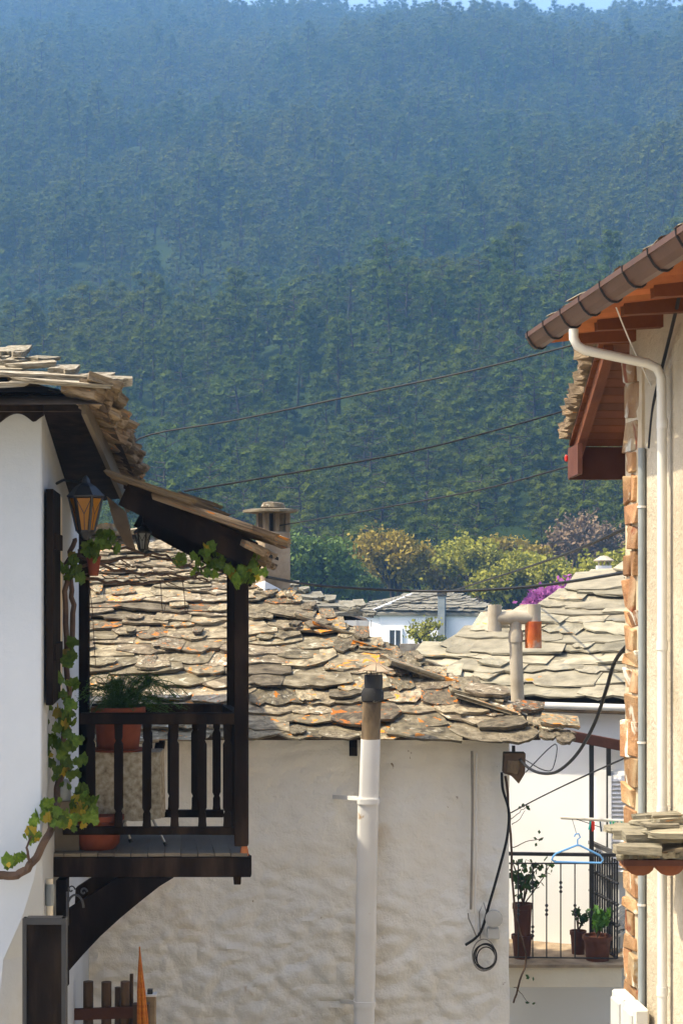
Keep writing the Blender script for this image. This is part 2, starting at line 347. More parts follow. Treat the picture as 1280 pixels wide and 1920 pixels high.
# ------------------------------------------------------------------ trees
def quad(mb, c, n, s, r, asp=1.0):
    n = n.normalized(); a = n.orthogonal().normalized(); a.rotate(Matrix.Rotation(r.uniform(0, 6.28), 3, n)); b = n.cross(a)
    mb.add([c - a * s, c - b * s * asp * .7, c + a * s, c + b * s * asp * .7], [(0, 1, 2, 3)])
def rawmesh(mb, name, mat):
    me = bpy.data.meshes.new(name); me.from_pydata(mb.v, [], mb.f); me.update(); me.materials.append(mat); return me
def ico():
    import bmesh
    bm = bmesh.new(); bmesh.ops.create_icosphere(bm, subdivisions=2, radius=1.0); vv = [v.co.copy() for v in bm.verts]; ff = [tuple(v.index for v in f.verts) for f in bm.faces]; bm.free(); return vv, ff
ICO = ico()
def pine_meshes(seed, mat, shape=0):
    r = random.Random(seed); H = r.uniform(7, 8.6) if shape == 0 else r.uniform(8.5, 10.5); t = MB(); c = MB()
    lean = Vector((r.uniform(-.6, .6), r.uniform(-.6, .6), 0)); wide = r.uniform(.85, 1.2)
    ax = lambda h: Vector((0, 0, h * H)) + lean * h * h
    t.tube([ax(0), ax(.3), ax(.6), ax(.95)], [.20, .16, .11, .03], 6)
    n = r.randint(24, 32)
    for i in range(n):
        h = .30 + .68 * (i + r.random() * .8) / n
        if shape == 0: Rm = 2.7 * wide * max(.05, 1 - ((h - .48) / .56) ** 2) ** .5       # rounded crown
        else: Rm = 2.6 * wide * (max(0, 1.02 - h) ** .6)                                  # taller, tapering crown
        an = i * 2.4 + r.uniform(-.7, .7); rad = Rm * r.uniform(.35, .95)
        p0 = ax(h - .04); cc = ax(h) + Vector((math.cos(an) * rad, math.sin(an) * rad, r.uniform(-.3, .4)))
        t.tube([p0, cc], [.05, .015], 4, False)
        rx = r.uniform(.65, 1.2) * (1.2 - .45 * h); rz = rx * r.uniform(.55, .85); off = Vector((r.uniform(0, 99), r.uniform(0, 99), r.uniform(0, 99)))
        c.add([cc + Vector((v.x * rx, v.y * rx, v.z * rz)) * (.40 + .35 * noise.noise(v * 1.6 + off)) for v in ICO[0]], ICO[1])   # lumpy heart of the clump
        for k in range(r.randint(165, 190)):
            d = Vector((r.gauss(0, 1), r.gauss(0, 1), r.gauss(.15, 1))).normalized(); q = r.uniform(.45, 1.25) * (.82 + .6 * noise.noise(d * 1.6 + off))
            pt = cc + Vector((d.x * rx * q, d.y * rx * q, d.z * rz * q))
            nn = d * .9 + Vector((0, 0, .2)) + Vector((r.uniform(-1, 1), r.uniform(-1, 1), r.uniform(-1, 1))) * .7
            quad(c, pt, nn, r.uniform(.05, .125), r, .5)
    return rawmesh(t, 'trunk', m_bark), rawmesh(c, 'crown', mat)
def broad_meshes(seed, H, mat, leaves=26, ls=.2, levels=4, spread=.75, bark=None):
    r = random.Random(seed); t = MB(); c = MB()
    def grow(p, d, L, rad, lev):
        q = p + d * L; m = (p + q) / 2 + Vector((r.uniform(-1, 1), r.uniform(-1, 1), r.uniform(-1, 1))) * L * .08
        t.tube([p, m, q], [rad, rad * .85, rad * .65], 5 if lev > 1 else 3, False)
        if lev <= 1:
            for k in range(leaves):
                s = r.random(); pt = p + (q - p) * s + Vector((r.gauss(0, 1), r.gauss(0, 1), r.gauss(0, 1))) * L * .32
                quad(c, pt, Vector((r.uniform(-1, 1), r.uniform(-1, 1), r.uniform(-.2, 1.2))), ls * r.uniform(.6, 1.3), r, .9)
        if lev == 0: return
        for k in range(r.randint(3, 4)):
            a = r.uniform(0, 6.28); dd = (d + (Vector((math.cos(a), math.sin(a), r.uniform(-.1, .35))) * spread * r.uniform(.6, 1.2))).normalized()
            grow(p + (q - p) * r.uniform(.6, 1), dd, L * r.uniform(.6, .82), rad * .6, lev - 1)
    grow(Vector((0, 0, 0)), Vector((r.uniform(-.1, .1), r.uniform(-.1, .1), 1)).normalized(), H * .27, H * .022, levels)
    return rawmesh(t, 'trunk', bark or m_bark), rawmesh(c, 'crown', mat)
def plant_tree(name, meshes, loc, s, rz, label, cat='tree', group=None, sz=1):
    o = thing(name, loc, label, cat, group); o.rotation_euler = (0, 0, rz); o.scale = (s, s, s * sz)
    for n, me in zip(('trunk', 'crown'), meshes):
        ch = bpy.data.objects.new(n, me); col.objects.link(ch); ch.parent = o
    return o
PINES = [pine_meshes(500 + i, m_pine_y if i in (2, 5) else m_pine, 1 if i in (3, 6) else 0) for i in range(7)]
r = random.Random(5); pts = []
Y = 132.0
while Y < 892:
    hw = .235 * Y + 14; x = -hw + r.uniform(0, 4); gf = 1 + .45 * (Y - 140) / 600; st = 4.3 * gf
    while x < hw:
        xx, yy = x + r.uniform(-1.9, 1.9), Y + r.uniform(-1.9, 1.9)
        dens = noise.noise(Vector((xx * .03, yy * .03, 1.7)))
        keep = .95 + .35 * dens
        if yy > 838: keep *= .3
        if r.random() < keep:
            s = (r.uniform(.62, 1.1) if r.random() < .88 else r.uniform(1.1, 1.4)) * (1 + .12 * dens) * gf
            pts.append((Vector((xx, yy, height(xx, yy) - .25)), s, r.uniform(0, 6.28), r.randrange(7)))
        x += st
    Y += st * .93
pts.sort(key=lambda p: p[0].y)
for p, s, rz, k in pts[:220]:
    plant_tree('pine_tree', PINES[k], p, s, rz, 'dark green pine at the foot of the wooded slope', 'tree', 'pines along the foot of the slope')
# the rest of the wood: one object, instanced by geometry nodes
far = pts[220:]
me = bpy.data.meshes.new('forest'); me.from_pydata([p[0] for p in far], [], []); me.update()
for nm, ty, vals in (('sc', 'FLOAT', [p[1] for p in far]), ('rz', 'FLOAT', [p[2] for p in far]), ('tx', 'FLOAT', [rng.uniform(-.11, .11) for p in far]), ('ix', 'INT', [p[3] for p in far])):
    at = me.attributes.new(nm, ty, 'POINT'); at.data.foreach_set('value', vals)
forest = tag(obj('forest', me, (0, 0, 0), None), 'hazy blue green pine wood covering the mountainside', 'wood', None, 'stuff')
ng = bpy.data.node_groups.new('forest_nodes', 'GeometryNodeTree')
ng.interface.new_socket('Geometry', in_out='INPUT', socket_type='NodeSocketGeometry'); ng.interface.new_socket('Geometry', in_out='OUTPUT', socket_type='NodeSocketGeometry')
gi = ng.nodes.new('NodeGroupInput'); go = ng.nodes.new('NodeGroupOutput'); iop = ng.nodes.new('GeometryNodeInstanceOnPoints'); jn = ng.nodes.new('GeometryNodeJoinGeometry')
protos = []
for k, (tm, cm) in enumerate(PINES):
    b = bpy.data.meshes.new('pine_whole'); nv = len(tm.vertices)
    b.from_pydata([v.co.copy() for v in tm.vertices] + [v.co.copy() for v in cm.vertices], [], [tuple(p.vertices) for p in tm.polygons] + [tuple(i + nv for i in p.vertices) for p in cm.polygons]); b.update()
    b.materials.append(m_bark); b.materials.append(cm.materials[0]); nf = len(tm.polygons)
    for i, p in enumerate(b.polygons): p.material_index = 0 if i < nf else 1
    protos.append(bpy.data.objects.new('pine_source', b))
for po in reversed(protos):
    n = ng.nodes.new('GeometryNodeObjectInfo'); n.inputs['Object'].default_value = po; n.inputs['As Instance'].default_value = True
    ng.links.new(n.outputs['Geometry'], jn.inputs[0])
def attr(nm, ty):
    n = ng.nodes.new('GeometryNodeInputNamedAttribute'); n.data_type = ty; n.inputs[0].default_value = nm; return n.outputs[0]
cx = ng.nodes.new('ShaderNodeCombineXYZ'); ng.links.new(attr('tx', 'FLOAT'), cx.inputs[0]); ng.links.new(attr('tx', 'FLOAT'), cx.inputs[1]); ng.links.new(attr('rz', 'FLOAT'), cx.inputs[2])
e2r = ng.nodes.new('FunctionNodeEulerToRotation'); ng.links.new(cx.outputs[0], e2r.inputs[0])
ng.links.new(gi.outputs[0], iop.inputs['Points']); ng.links.new(jn.outputs[0], iop.inputs['Instance'])
iop.inputs['Pick Instance'].default_value = True
ng.links.new(attr('ix', 'INT'), iop.inputs['Instance Index']); ng.links.new(e2r.outputs[0], iop.inputs['Rotation']); ng.links.new(attr('sc', 'FLOAT'), iop.inputs['Scale'])
ng.links.new(iop.outputs[0], go.inputs[0])
md = forest.modifiers.new('trees', 'NODES'); md.node_group = ng

def at_ground(px, Y): x = (px - HX) / F * Y; return Vector((x, Y, height(x, Y) - .1))
def tree_at(px, Y, ytop, meshes, Hm, name, label, cat='tree', rz=0):
    b = at_ground(px, Y); top = E + (HY - ytop) / F * Y
    hm = max(v.co.z for v in meshes[1].vertices); s = (top - b.z) / hm
    return plant_tree(name, meshes, b, s, rz, label, cat)
tree_at(735, 112, 975, broad_meshes(31, 9, m_ochre, 52, .12, 4, .6), 9, 'broadleaf_tree', 'ochre spring tree, tallest behind the far slate-roofed house', rz=1)
tree_at(800, 120, 1015, broad_meshes(36, 8, m_ochre, 60, .125, 4, .85), 8, 'broadleaf_tree', 'low spreading ochre tree beside the tallest ochre tree', rz=2)
tree_at(900, 118, 985, broad_meshes(32, 9, m_spring, 64, .125, 4, .8), 9, 'broadleaf_tree', 'yellow green spring tree above the grey chimney stack of the far house', rz=2)
tree_at(985, 110, 1035, broad_meshes(33, 8, m_spring, 64, .125, 4, .9), 8, 'broadleaf_tree', 'rounded yellow green tree behind the magenta blossom tree', rz=.5)
tree_at(1120, 105, 1020, broad_meshes(34, 8, m_spring, 64, .12, 4, .85), 8, 'broadleaf_tree', 'yellow green tree rising behind the small white chimney', rz=4)
tree_at(850, 124, 1010, broad_meshes(51, 8, m_spring, 64, .125, 4, .95), 8, 'broadleaf_tree', 'wide olive tree filling the gap between ochre and yellow green trees', rz=1.2)
tree_at(1045, 120, 1030, broad_meshes(52, 8, m_spring, 64, .125, 4, .95), 8, 'broadleaf_tree', 'broad yellow green tree above the magenta blossom', rz=2.6)
tree_at(950, 126, 1000, broad_meshes(53, 8, m_ochre, 60, .125, 4, .95), 8, 'broadleaf_tree', 'broad golden tree between two yellow green trees', rz=3.3)
tree_at(1085, 128, 950, broad_meshes(35, 9, m_bare, 5, .12, 5, .75, m_bare), 9, 'bare_tree', 'reddish brown nearly leafless tree at the forest edge', rz=3)
tree_at(1150, 130, 958, broad_meshes(45, 9, m_bare, 6, .12, 5, .8, m_bare), 9, 'bare_tree', 'brown budding tree half hidden by the stone quoins', rz=3)
tree_at(572, 105, 985, broad_meshes(37, 9, m_green, 40, .12, 4, .55), 9, 'broadleaf_tree', 'slender fresh green tree just beside the stone chimney', rz=1)
tree_at(640, 116, 1055, broad_meshes(38, 6, m_green, 40, .12, 4, .7), 6, 'broadleaf_tree', 'small green tree between stone chimney and far house', rz=5)
tree_at(1118, 62, 1076, broad_meshes(39, 5, m_judas, 44, .085, 4, .8), 5, 'blossom_tree', 'magenta flowering tree beyond the pale slate roof', rz=5)
tree_at(782, 84, 1152, broad_meshes(40, 4, m_spring, 4, .08, 4, .6), 4, 'young_tree', 'thin young tree with reddish tips before the far house windows', rz=5)
for px, Yb, yt, sd, mm, lb in ((770, 74, 1226, 61, m_green, 'green garden shrub below the far house window'), (722, 74, 1228, 62, m_spring, 'yellowish shrub beside the dark garden wall'), (893, 80, 1182, 63, m_green, 'bright green shrub by the right end of the far house')):
    tree_at(px, Yb, yt, broad_meshes(sd, 3, mm, 22, .10, 3, 1.0), 3, 'garden_shrub', lb, 'shrub')

# ------------------------------------------------------------------ whitewashed cottage in the middle
def polymesh(name, faces, mat, parent, smooth=False):
    b = MB()
    for f in faces: b.add(f, [tuple(range(len(f)))])
    return b.build(name, mat, parent, smooth)
def hip_frame(p): c, s = math.cos(R(p)), math.sin(R(p)); return c, s
cot = thing('whitewashed_cottage', (-1, 17, 0), 'whitewashed cottage with lichen-spotted stone slab roof behind the steel flue', 'house')
c, s = hip_frame(25); tp = s / c
EY, EZ, CX = 16.5, P(0, 1393, 16.5).z, 2.03
XL, RUN = -6.4, 4.2
AP = Vector((CX - RUN, EY + RUN, EZ + RUN * tp)); dn = -.035
KX = Vector((CX - .2, 18.3, EZ + .2 * tp + dn)); ie = .2
A0, A1 = Vector((XL, EY + ie, EZ + ie * tp + dn)), Vector((CX - ie, EY + ie, EZ + ie * tp + dn))
AL = Vector((XL, AP.y, AP.z + dn)); APd = AP + Vector((0, 0, dn)); lo = Vector((0, 0, -.05)); RB = Vector((XL, 23.0, AP.z - (23 - AP.y) * tp + dn))
roof = polymesh('roof', [[A0, A1, APd, AL], [A1, KX, APd], [APd, RB, AL], [A0 + lo, A1 + lo, APd + lo, AL + lo], [A1 + lo, KX + lo, APd + lo], [A0, A1, A1 + lo, A0 + lo], [A1, KX, KX + lo, A1 + lo], [KX, APd, APd + lo, KX + lo]], m_under, cot)
r = random.Random(21); X, Yv, Z = Vector((1, 0, 0)), Vector((0, 1, 0)), Vector((0, 0, 1))
O = Vector((0, EY, EZ - .02)); V = Vector((0, c, s)); N = Vector((0, -s, c))
def ur(v): Yd = EY + v * c; return (-.158 * Yd - .25, CX - v * c + .02)
it = lay(O, X, V, N, RUN / c, lambda v: ur(v), S_warm, .205, (.2, .62), .027, r, jit=.08, extra=.22, rot=12, grow=lambda v: 1.2 - .1 * v)
hp = [Vector((CX + .02, EY, EZ)) + (AP - Vector((CX, EY, EZ))) * t for t in (0, .25, .5, .75, 1)]
for px, py, w in ((985, 1352, .34), (905, 1322, .5), (1045, 1380, .42), (950, 1385, .5)):       # loose slabs near the corner
    q = ray(px, py, O, N) + N * .085; it.append((smat(q, X, V, N, w * .85, .26, .04, R(r.uniform(-20, 20)), .15), r.choice(S_warm), 1))
emit(roof, it, 'slate', 300)
V2 = Vector((-c, 0, s)); N2 = Vector((s, 0, c)); it = lay(Vector((CX, EY, EZ - .07)), Yv, V2, N2, RUN / c - .4, lambda v: (v * c + .42, 1.8 + v * c * (2.42 / 4.2)), S_warm, .3, (.35, .7), .045, r)
it += caps([AP, AL + Vector((0, 0, .03))], S_warm, (.45, .7), .55, .06, r)
emit(roof, it, 'side_slate', 0)
WX, WY = 1.556, 16.82
mb = MB(); nu, nv = 300, 180; x0, z1 = -6.2, EZ + (WY - EY) * tp - .05
def wdisp(x, z):
    low = max(0, min(1, (E - 2.3 - z) / 1.3)) * (.55 + .45 * max(0, min(1, .5 - x * .4)))
    wx, wz = x + noise.noise(Vector((x * 2, 3, z * 2))) * .15, z + noise.noise(Vector((x * 2, 8, z * 2))) * .12
    d = noise.voronoi(Vector((wx * 3.4, 0, wz * 5.6)))[0]; q = noise.noise(Vector((x * 1.3, 0, z * 1.6))) * .04
    q += min(.5, d[1] - d[0]) * (.028 + .06 * low) + noise.noise(Vector((x * 7, 5, z * 10))) * (.012 + .018 * low) + noise.noise(Vector((x * 17, 5, z * 22))) * (.004 + .010 * low)
    return q
for j in range(nv + 1):
    for i in range(nu + 1):
        x = x0 + (WX - x0) * (i / nu) ; z = z1 * j / nv; e = min(1, (WX - x) / .12)
        xx = x + (noise.noise(Vector((0, 0, z * 2.2))) * .02 if i == nu else 0)
        mb.v.append(Vector((xx, WY - wdisp(x, z) * e + (1 - e) * .03, z)))
for j in range(nv):
    for i in range(nu): a = j * (nu + 1) + i; mb.f.append((a, a + 1, a + nu + 2, a + nu + 1))
a = [j * (nu + 1) + nu for j in range(nv + 1)]; b0 = len(mb.v)
for j in a: mb.v.append(Vector((WX, WY + 1.5, mb.v[j].z)))
for j in range(nv): mb.f.append((a[j], b0 + j, b0 + j + 1, a[j + 1]))
mb.add([(x0, 22.8, 0), (WX, WY + 1.5, 0), (WX, WY + 1.5, z1), (x0, 22.8, z1 + .8), (x0, WY, 0), (x0, WY, z1), (AP.x, 20.6, AP.z - .1)], [(0, 1, 2, 6, 3), (4, 0, 3, 5)])
mb.build('wall', m_white, cot, smooth=True)
for px in (300, 662):                          # rafter ends under the slabs
    x = (px - HX) / F * 16.7; MB().bar((x, EY + .1, EZ - .09), (x, EY + .7, EZ + .6 * tp - .09), .075, .09).build('rafter', m_dwood, cot)
# chimney on the ridge of the cottage
ch = MB(); cY = 19.5; cp = P(512, 1120, cY); ux = Vector((math.cos(R(28)), math.sin(R(28)), 0)); uy = Vector((-ux.y, ux.x, 0)); k = cY / F
zb, zt = P(0, 1150, cY).z, P(0, 997, cY).z
hx, hy = .155, .11
ch.obox((cp.x, cY, (zb + zt) / 2), ux * hx, uy * hy, Z * (zt - zb) / 2)
chm = ch.build('chimney', m_chim, cot, bevel=.01)
zo = P(0, 962, cY).z
for i, j in ((-1, -1), (1, -1), (1, 1), (-1, 1), (0, -1), (0, 1)):
    MB().obox(Vector((cp.x, cY, (zt + zo) / 2)) + ux * (hx - .03) * i + uy * (hy - .03) * j, ux * .026, uy * .026, Z * (zo - zt) / 2).build('vent_pillar', m_soot, chm)
MB().obox((cp.x, cY, (zt + zo) / 2), ux * .05, uy * .03, Z * (zo - zt) / 2).build('opening_shade', m_black, chm)  # black block added to stand in for the darkness inside the openings
cap = MB().lathe((cp.x - .03, cY, zo), [(.20, .0), (.29, .012), (.285, .035), (.2, .045)], 11, 1.0); 
for v in cap.v: v.z += noise.noise(v * 5) * .02; v.x += noise.noise(v * 7) * .03
cap.build('cap_slab', m_slate, chm)
tp_ = MB().lathe((cp.x - .0, cY, zo + .04), [(.11, 0), (.135, .02), (.12, .065), (.08, .075)], 9)
for v in tp_.v: v.x += noise.noise(v * 9) * .03; v.z += noise.noise(v * 9 + Z) * .012
tp_.build('cap_stone', m_slate, chm)
fl = MB(); zf = P(0, 1098, cY).z
for sg in (0,):
    base = [Vector((cp.x, cY, 0)) + ux * a_ * (hx + .05) + uy * b_ * (hy + .05) for a_, b_ in ((-1, -1), (1, -1), (1, 1), (-1, 1))]
    tpv = [Vector((cp.x, cY, 0)) + ux * a_ * (hx + .008) + uy * b_ * (hy + .008) for a_, b_ in ((-1, -1), (1, -1), (1, 1), (-1, 1))]
    fl.add([p + Z * (zb - .05) for p in base] + [p + Z * (zf + [.06, -.1, 0, .02][i]) for i, p in enumerate(tpv)], [(0, 1, 5, 4), (1, 2, 6, 5), (2, 3, 7, 6), (3, 0, 4, 7), (4, 5, 6, 7)])
    fl.obox((cp.x - .24, cY - .02, zb + .10), ux * .14, uy * .11, Z * .14)
fl.build('flashing', m_lime, chm, bevel=.012)

# white steel flue in front of the cottage wall
FY = 16.28; pt = lambda px, py: P(px, py, FY)
fg = thing('stove_flue', P(683, 2400, FY) * 1, 'tall white steel stove flue with sooty top and conical cap', 'flue')
def sec(cc, w, d, n=16):
    out = []
    for k in range(n):
        t = 2 * math.pi * k / n; cx_, sy_ = math.cos(t), math.sin(t); ex = .45
        out.append(cc + Vector((math.copysign(abs(cx_) ** ex, cx_) * w, math.copysign(abs(sy_) ** ex, sy_) * d, 0)))
    return out
def squircle(name, secs, mat, parent):
    b = MB(); n = 16
    for cc, w, d in secs: b.v += sec(cc, w, d)
    for i in range(len(secs) - 1):
        for k in range(n): b.f.append((i * n + k, i * n + (k + 1) % n, (i + 1) * n + (k + 1) % n, (i + 1) * n + k))
    b.f += [tuple(reversed(range(n))), tuple((len(secs) - 1) * n + k for k in range(n))]
    return b.build(name, mat, parent, smooth=True)
kx = FY / F
botz = Vector((P(683, 1900, FY).x - (2342 - 1900) * kx * .02, FY, .02))
squircle('lower_pipe', [(botz, 19.5 * kx, 19 * kx), (pt(690, 1500), 19.5 * kx, 19 * kx)], m_flue, fg)
squircle('upper_pipe', [(pt(691, 1502), 18.6 * kx, 18 * kx), (pt(694.5, 1386), 18.3 * kx, 18 * kx)], m_flue, fg)
sp = MB(); n = 20
sp.tube([pt(694.5, 1392), pt(697, 1312)], 17.5 * kx, n); sp.build('soot_stained_pipe', m_soot, fg, smooth=True)
for nm, py, px, w in (('joint_band', 1501, 690.5, 21.5), ('joint_band', 1880, 683, 21)):
    squircle(nm, [(pt(px, py + 5), w * kx, w * kx), (pt(px, py - 5), w * kx, w * kx)], m_flue, fg)
MB().lathe(pt(698, 1316), [(17 * kx, 0), (21 * kx, 3 * kx), (21 * kx, 18 * kx), (17 * kx, 26 * kx)], 20).build('collar', m_collar, fg, smooth=True)
MB().lathe(pt(700, 1292), [(16.5 * kx, 0), (17.5 * kx, 12 * kx), (17 * kx, 27 * kx)], 20).build('burnt_throat', m_black, fg, smooth=True)
for a in range(4):
    t = a * 1.57 + .4; q = pt(701, 1268) + Vector((math.cos(t), math.sin(t), 0)) * 15 * kx; MB().bar(q, q + Z * 14 * kx, .008, .012).build('cap_strut', m_black, fg)
mb = MB(); n = 8; cc = pt(704, 1258); apx = cc + Z * 17 * kx
for k in range(n):
    t0, t1 = 2 * math.pi * k / n, 2 * math.pi * (k + .97) / n
    a_, b_ = [cc + Vector((math.cos(t) * 34 * kx, math.sin(t) * 34 * kx, (2.5 if k % 2 else 0) * kx)) for t in (t0, t1)]
    mb.add([a_, b_, apx, a_ - Z * .006, b_ - Z * .006, apx - Z * .006], [(0, 1, 2), (3, 5, 4), (0, 3, 4, 1), (1, 4, 5, 2), (2, 5, 3, 0)])
mb.build('cone_cap', m_chim, fg)
for py, px0, px1 in ((1494, 626, 672), (1877, 640, 668)):
    MB().bar(P(px0, py, WY - .02), pt(px1, py + 3), .03, .035).build('wall_bracket', m_flue, fg)

# cement vent with two open cowls
VY = 17.9; kv = VY / F; q = lambda px, py: P(px, py, VY)
vt = thing('vent_pipe', q(972, 1336), 'beige cement vent pipe with T-shaped double cowl, one side rusty red', 'vent pipe')
MB().tube([q(971, 1350), q(966, 1200)], [12.5 * kv, 12 * kv], 18).build('pipe', m_asb, vt, smooth=True)
MB().lathe(q(966, 1204), [(13.5 * kv, 0), (13.6 * kv, 2 * kv), (13.6 * kv, 18 * kv), (11 * kv, 24 * kv), (11 * kv, 40 * kv)], 18).build('socket', m_asb, vt, smooth=True)
MB().tube([q(929, 1160), q(948, 1159), q(966, 1157), q(985, 1158), q(997, 1159)], [12.5 * kv, 13 * kv, 13.5 * kv, 13 * kv, 12.5 * kv], 18).build('tee', m_asb, vt, smooth=True)
for nm, px, ya, yb, rr, mm in (('cowl', 927, 1184, 1134, 13, m_asb), ('cowl', 1000, 1166, 1133, 13, m_asb), ('rusty_cowl', 999, 1215, 1165, 15.5, m_rust)):
    b = MB(); cc = q(px, ya); hgt = (ya - yb) * kv; R0 = rr * kv
    b.lathe(cc, [(R0 * .8, .001), (R0, 0), (R0, hgt), (R0 * .84, hgt), (R0 * .84, hgt - .03)], 20); b.build(nm, mm, vt, smooth=True)

# ------------------------------------------------------------------ slate-roofed house just behind the cottage
bh = thing('gutter_house', (-2, 26, 0), 'low house behind the cottage with grey slabs and white gutter', 'house')
GY = 24.0; gz = P(0, 1163, GY).z; cr_ = Vector(((692 - HX) / F * GY, GY, gz)); ap_ = ray(545, 1114, Vector((0, GY, gz)), Vector((0, -s, c)))
bL = Vector((-3.6, GY, gz)); hd = (ap_ - cr_) * 1.35; topR = cr_ + hd; topL = Vector((-3.6, topR.y, topR.z))
rb = Vector((cr_.x, GY + 2.8 * hd.y, gz))
broof = polymesh('roof', [[bL - Z * .03, cr_ - Z * .03, topR - Z * .03, topL - Z * .03], [cr_ - Z * .03, rb - Z * .03, topR - Z * .03], [bL - Z * .06, cr_ - Z * .06, rb - Z * .06, Vector((-3.6, rb.y, gz - .06))], [rb - Z * .03, Vector((-3.6, rb.y, gz - .03)), topL - Z * .03, topR - Z * .03]], m_under, bh)
it = lay(Vector((0, GY, gz)), X, V, N, hd.y / c, lambda v: (-1.35, cr_.x + hd.x / hd.y * v * c), S_far, .2, (.35, .8), .05, r)
it += caps([cr_, topR], S_far, (.35, .5), .5, .05, r, lift=.05)
emit(broof, it, 'slate', 300)
MB().box(-3.4, cr_.x - .3, GY + .35, GY + 3, 0, gz - .05).build('wall', m_white_b, bh)
MB().box(-1.4, cr_.x - .12, GY + .06, GY + .3, gz - .17, gz - .07).build('eave_timber', m_rwood_d, bh)
g = MB(); x = -1.2
while x < cr_.x:
    g.box(x, min(x + .185, cr_.x), GY - .10, GY + .0, gz - .085, gz - .0); g.box(x + .185, x + .20, GY - .112, GY + .0, gz - .095, gz + .004); x += .2
g.build('gutter', m_pvc, bh)

# ------------------------------------------------------------------ far house among the trees
DY = 90.0; fd = thing('distant_house', (1.5, 94, 1), 'far white house with grey hipped slab roof below the spring trees', 'house')
z0 = P(0, 1149, DY).z; A = Vector(P(712, 1150, DY)); Rt = P(925, 1150, DY - 1.5); Lf = P(652, 1146, DY + 4)
dr = (Rt - A); dr.z = 0; du = dr.normalized(); nin = Vector((-du.y, du.x, 0)); dl = Lf - A; dl.z = 0
base = lambda p, zz: Vector((p.x, p.y, zz))
wz0, wz1 = .2, z0 + .05
w = MB(); q4 = [A, Rt, Rt + dl, Lf]
w.add([base(p, wz0) for p in q4] + [base(p, wz1) for p in q4], [(0, 1, 5, 4), (1, 2, 6, 5), (2, 3, 7, 6), (3, 0, 4, 7), (4, 5, 6, 7)])
wl = w.build('wall', m_white_b, fd)
ov = [A - du * .3 - nin * .14, Rt + du * .45 - nin * .14, Rt + dl + du * .4 + nin * .4, Lf - du * .45 + nin * .5]
pk = [base(A + du * 1.1 + nin * 2.2, P(0, 1119, DY + 2).z), base(Rt - du * 2.2 + nin * 2.2, P(0, 1119, DY + 2).z)]
ov = [base(p, z0) for p in ov]
froof = polymesh('roof', [[ov[0], ov[1], pk[1], pk[0]], [ov[1], ov[2], pk[1]], [ov[2], ov[3], pk[0], pk[1]], [ov[3], ov[0], pk[0]], [p - Z * .12 for p in ov], [ov[0], ov[1], ov[1] - Z * .12, ov[0] - Z * .12], [ov[0], ov[3], ov[3] - Z * .12, ov[0] - Z * .12]], m_slate_far, fd)
r2 = random.Random(8)
for (a_, b_, t_) in ((ov[0], ov[1], (pk[0], pk[1])), (ov[3], ov[0], (pk[0], pk[0]))):
    Uf = (b_ - a_).normalized(); Nf = Uf.cross(t_[0] - a_).normalized(); Nf = Nf if Nf.z > 0 else -Nf; Vf = Nf.cross(Uf)
    hh = (t_[0] - a_).dot(Vf); la, lb, ln = (t_[0] - a_).dot(Uf), (t_[1] - a_).dot(Uf), (b_ - a_).length
    it = lay(a_, Uf, Vf, Nf, hh, lambda v: (la * v / hh, ln + (lb - ln) * v / hh), S_far, .33, (.4, 1.0), .05, r2, extra=0)
    emit(froof, it, 'slate', 130)
MB().tube([ov[0] + Z * .1, pk[0] + Z * .1], .09, 6).build('hip_mortar', m_lime, froof)
kd = DY / F
for px0, px1, py0, py1 in ((729, 753, 1180, 1214), (792, 802, 1193, 1212)):
    a_, b_ = ray(px0, py1, A, -nin), ray(px1, py0, A, -nin); mid = (a_ + b_) / 2; hw = (base(b_, 0) - base(a_, 0)).length / 2; hh = (b_.z - a_.z) / 2
    wf = MB()
    for sg in (-1, 1):
        wf.obox(mid - nin * .04 + du * sg * hw, du * .05, nin * .06, Z * (hh + .05)); wf.obox(mid - nin * .04 + Z * sg * hh, du * (hw + .05), nin * .055, Z * .05)
    wf.obox(mid - nin * .03, du * .03, nin * .04, Z * hh)
    wi = wf.build('window', m_white_b, fd); MB().obox(mid - nin * .01, du * hw, nin * .012, Z * hh).build('pane', m_glass, wi)
a_ = ray(828, 1150, A - nin * .3, -nin); zt_, zb_ = P(0, 1117, DY).z, .3
st = MB().obox((a_.x, a_.y, (zt_ + zb_) / 2), du * 6.5 * kd, nin * .18, Z * (zt_ - zb_) / 2).build('chimney_stack', m_grey, fd)
MB().obox((a_.x, a_.y, zt_ + .08), du * 7.5 * kd, nin * .22, Z * .09).build('chimney_pot', m_black, st)
gw = P(800, 1222, 80.0); tag(MB().box(gw.x - 1.2, gw.x + 2.4, 79.9, 80.2, height(gw.x, 80) - .2, gw.z + .35).build('garden_wall', m_chim), 'low dark garden wall in front of the far house', 'wall')

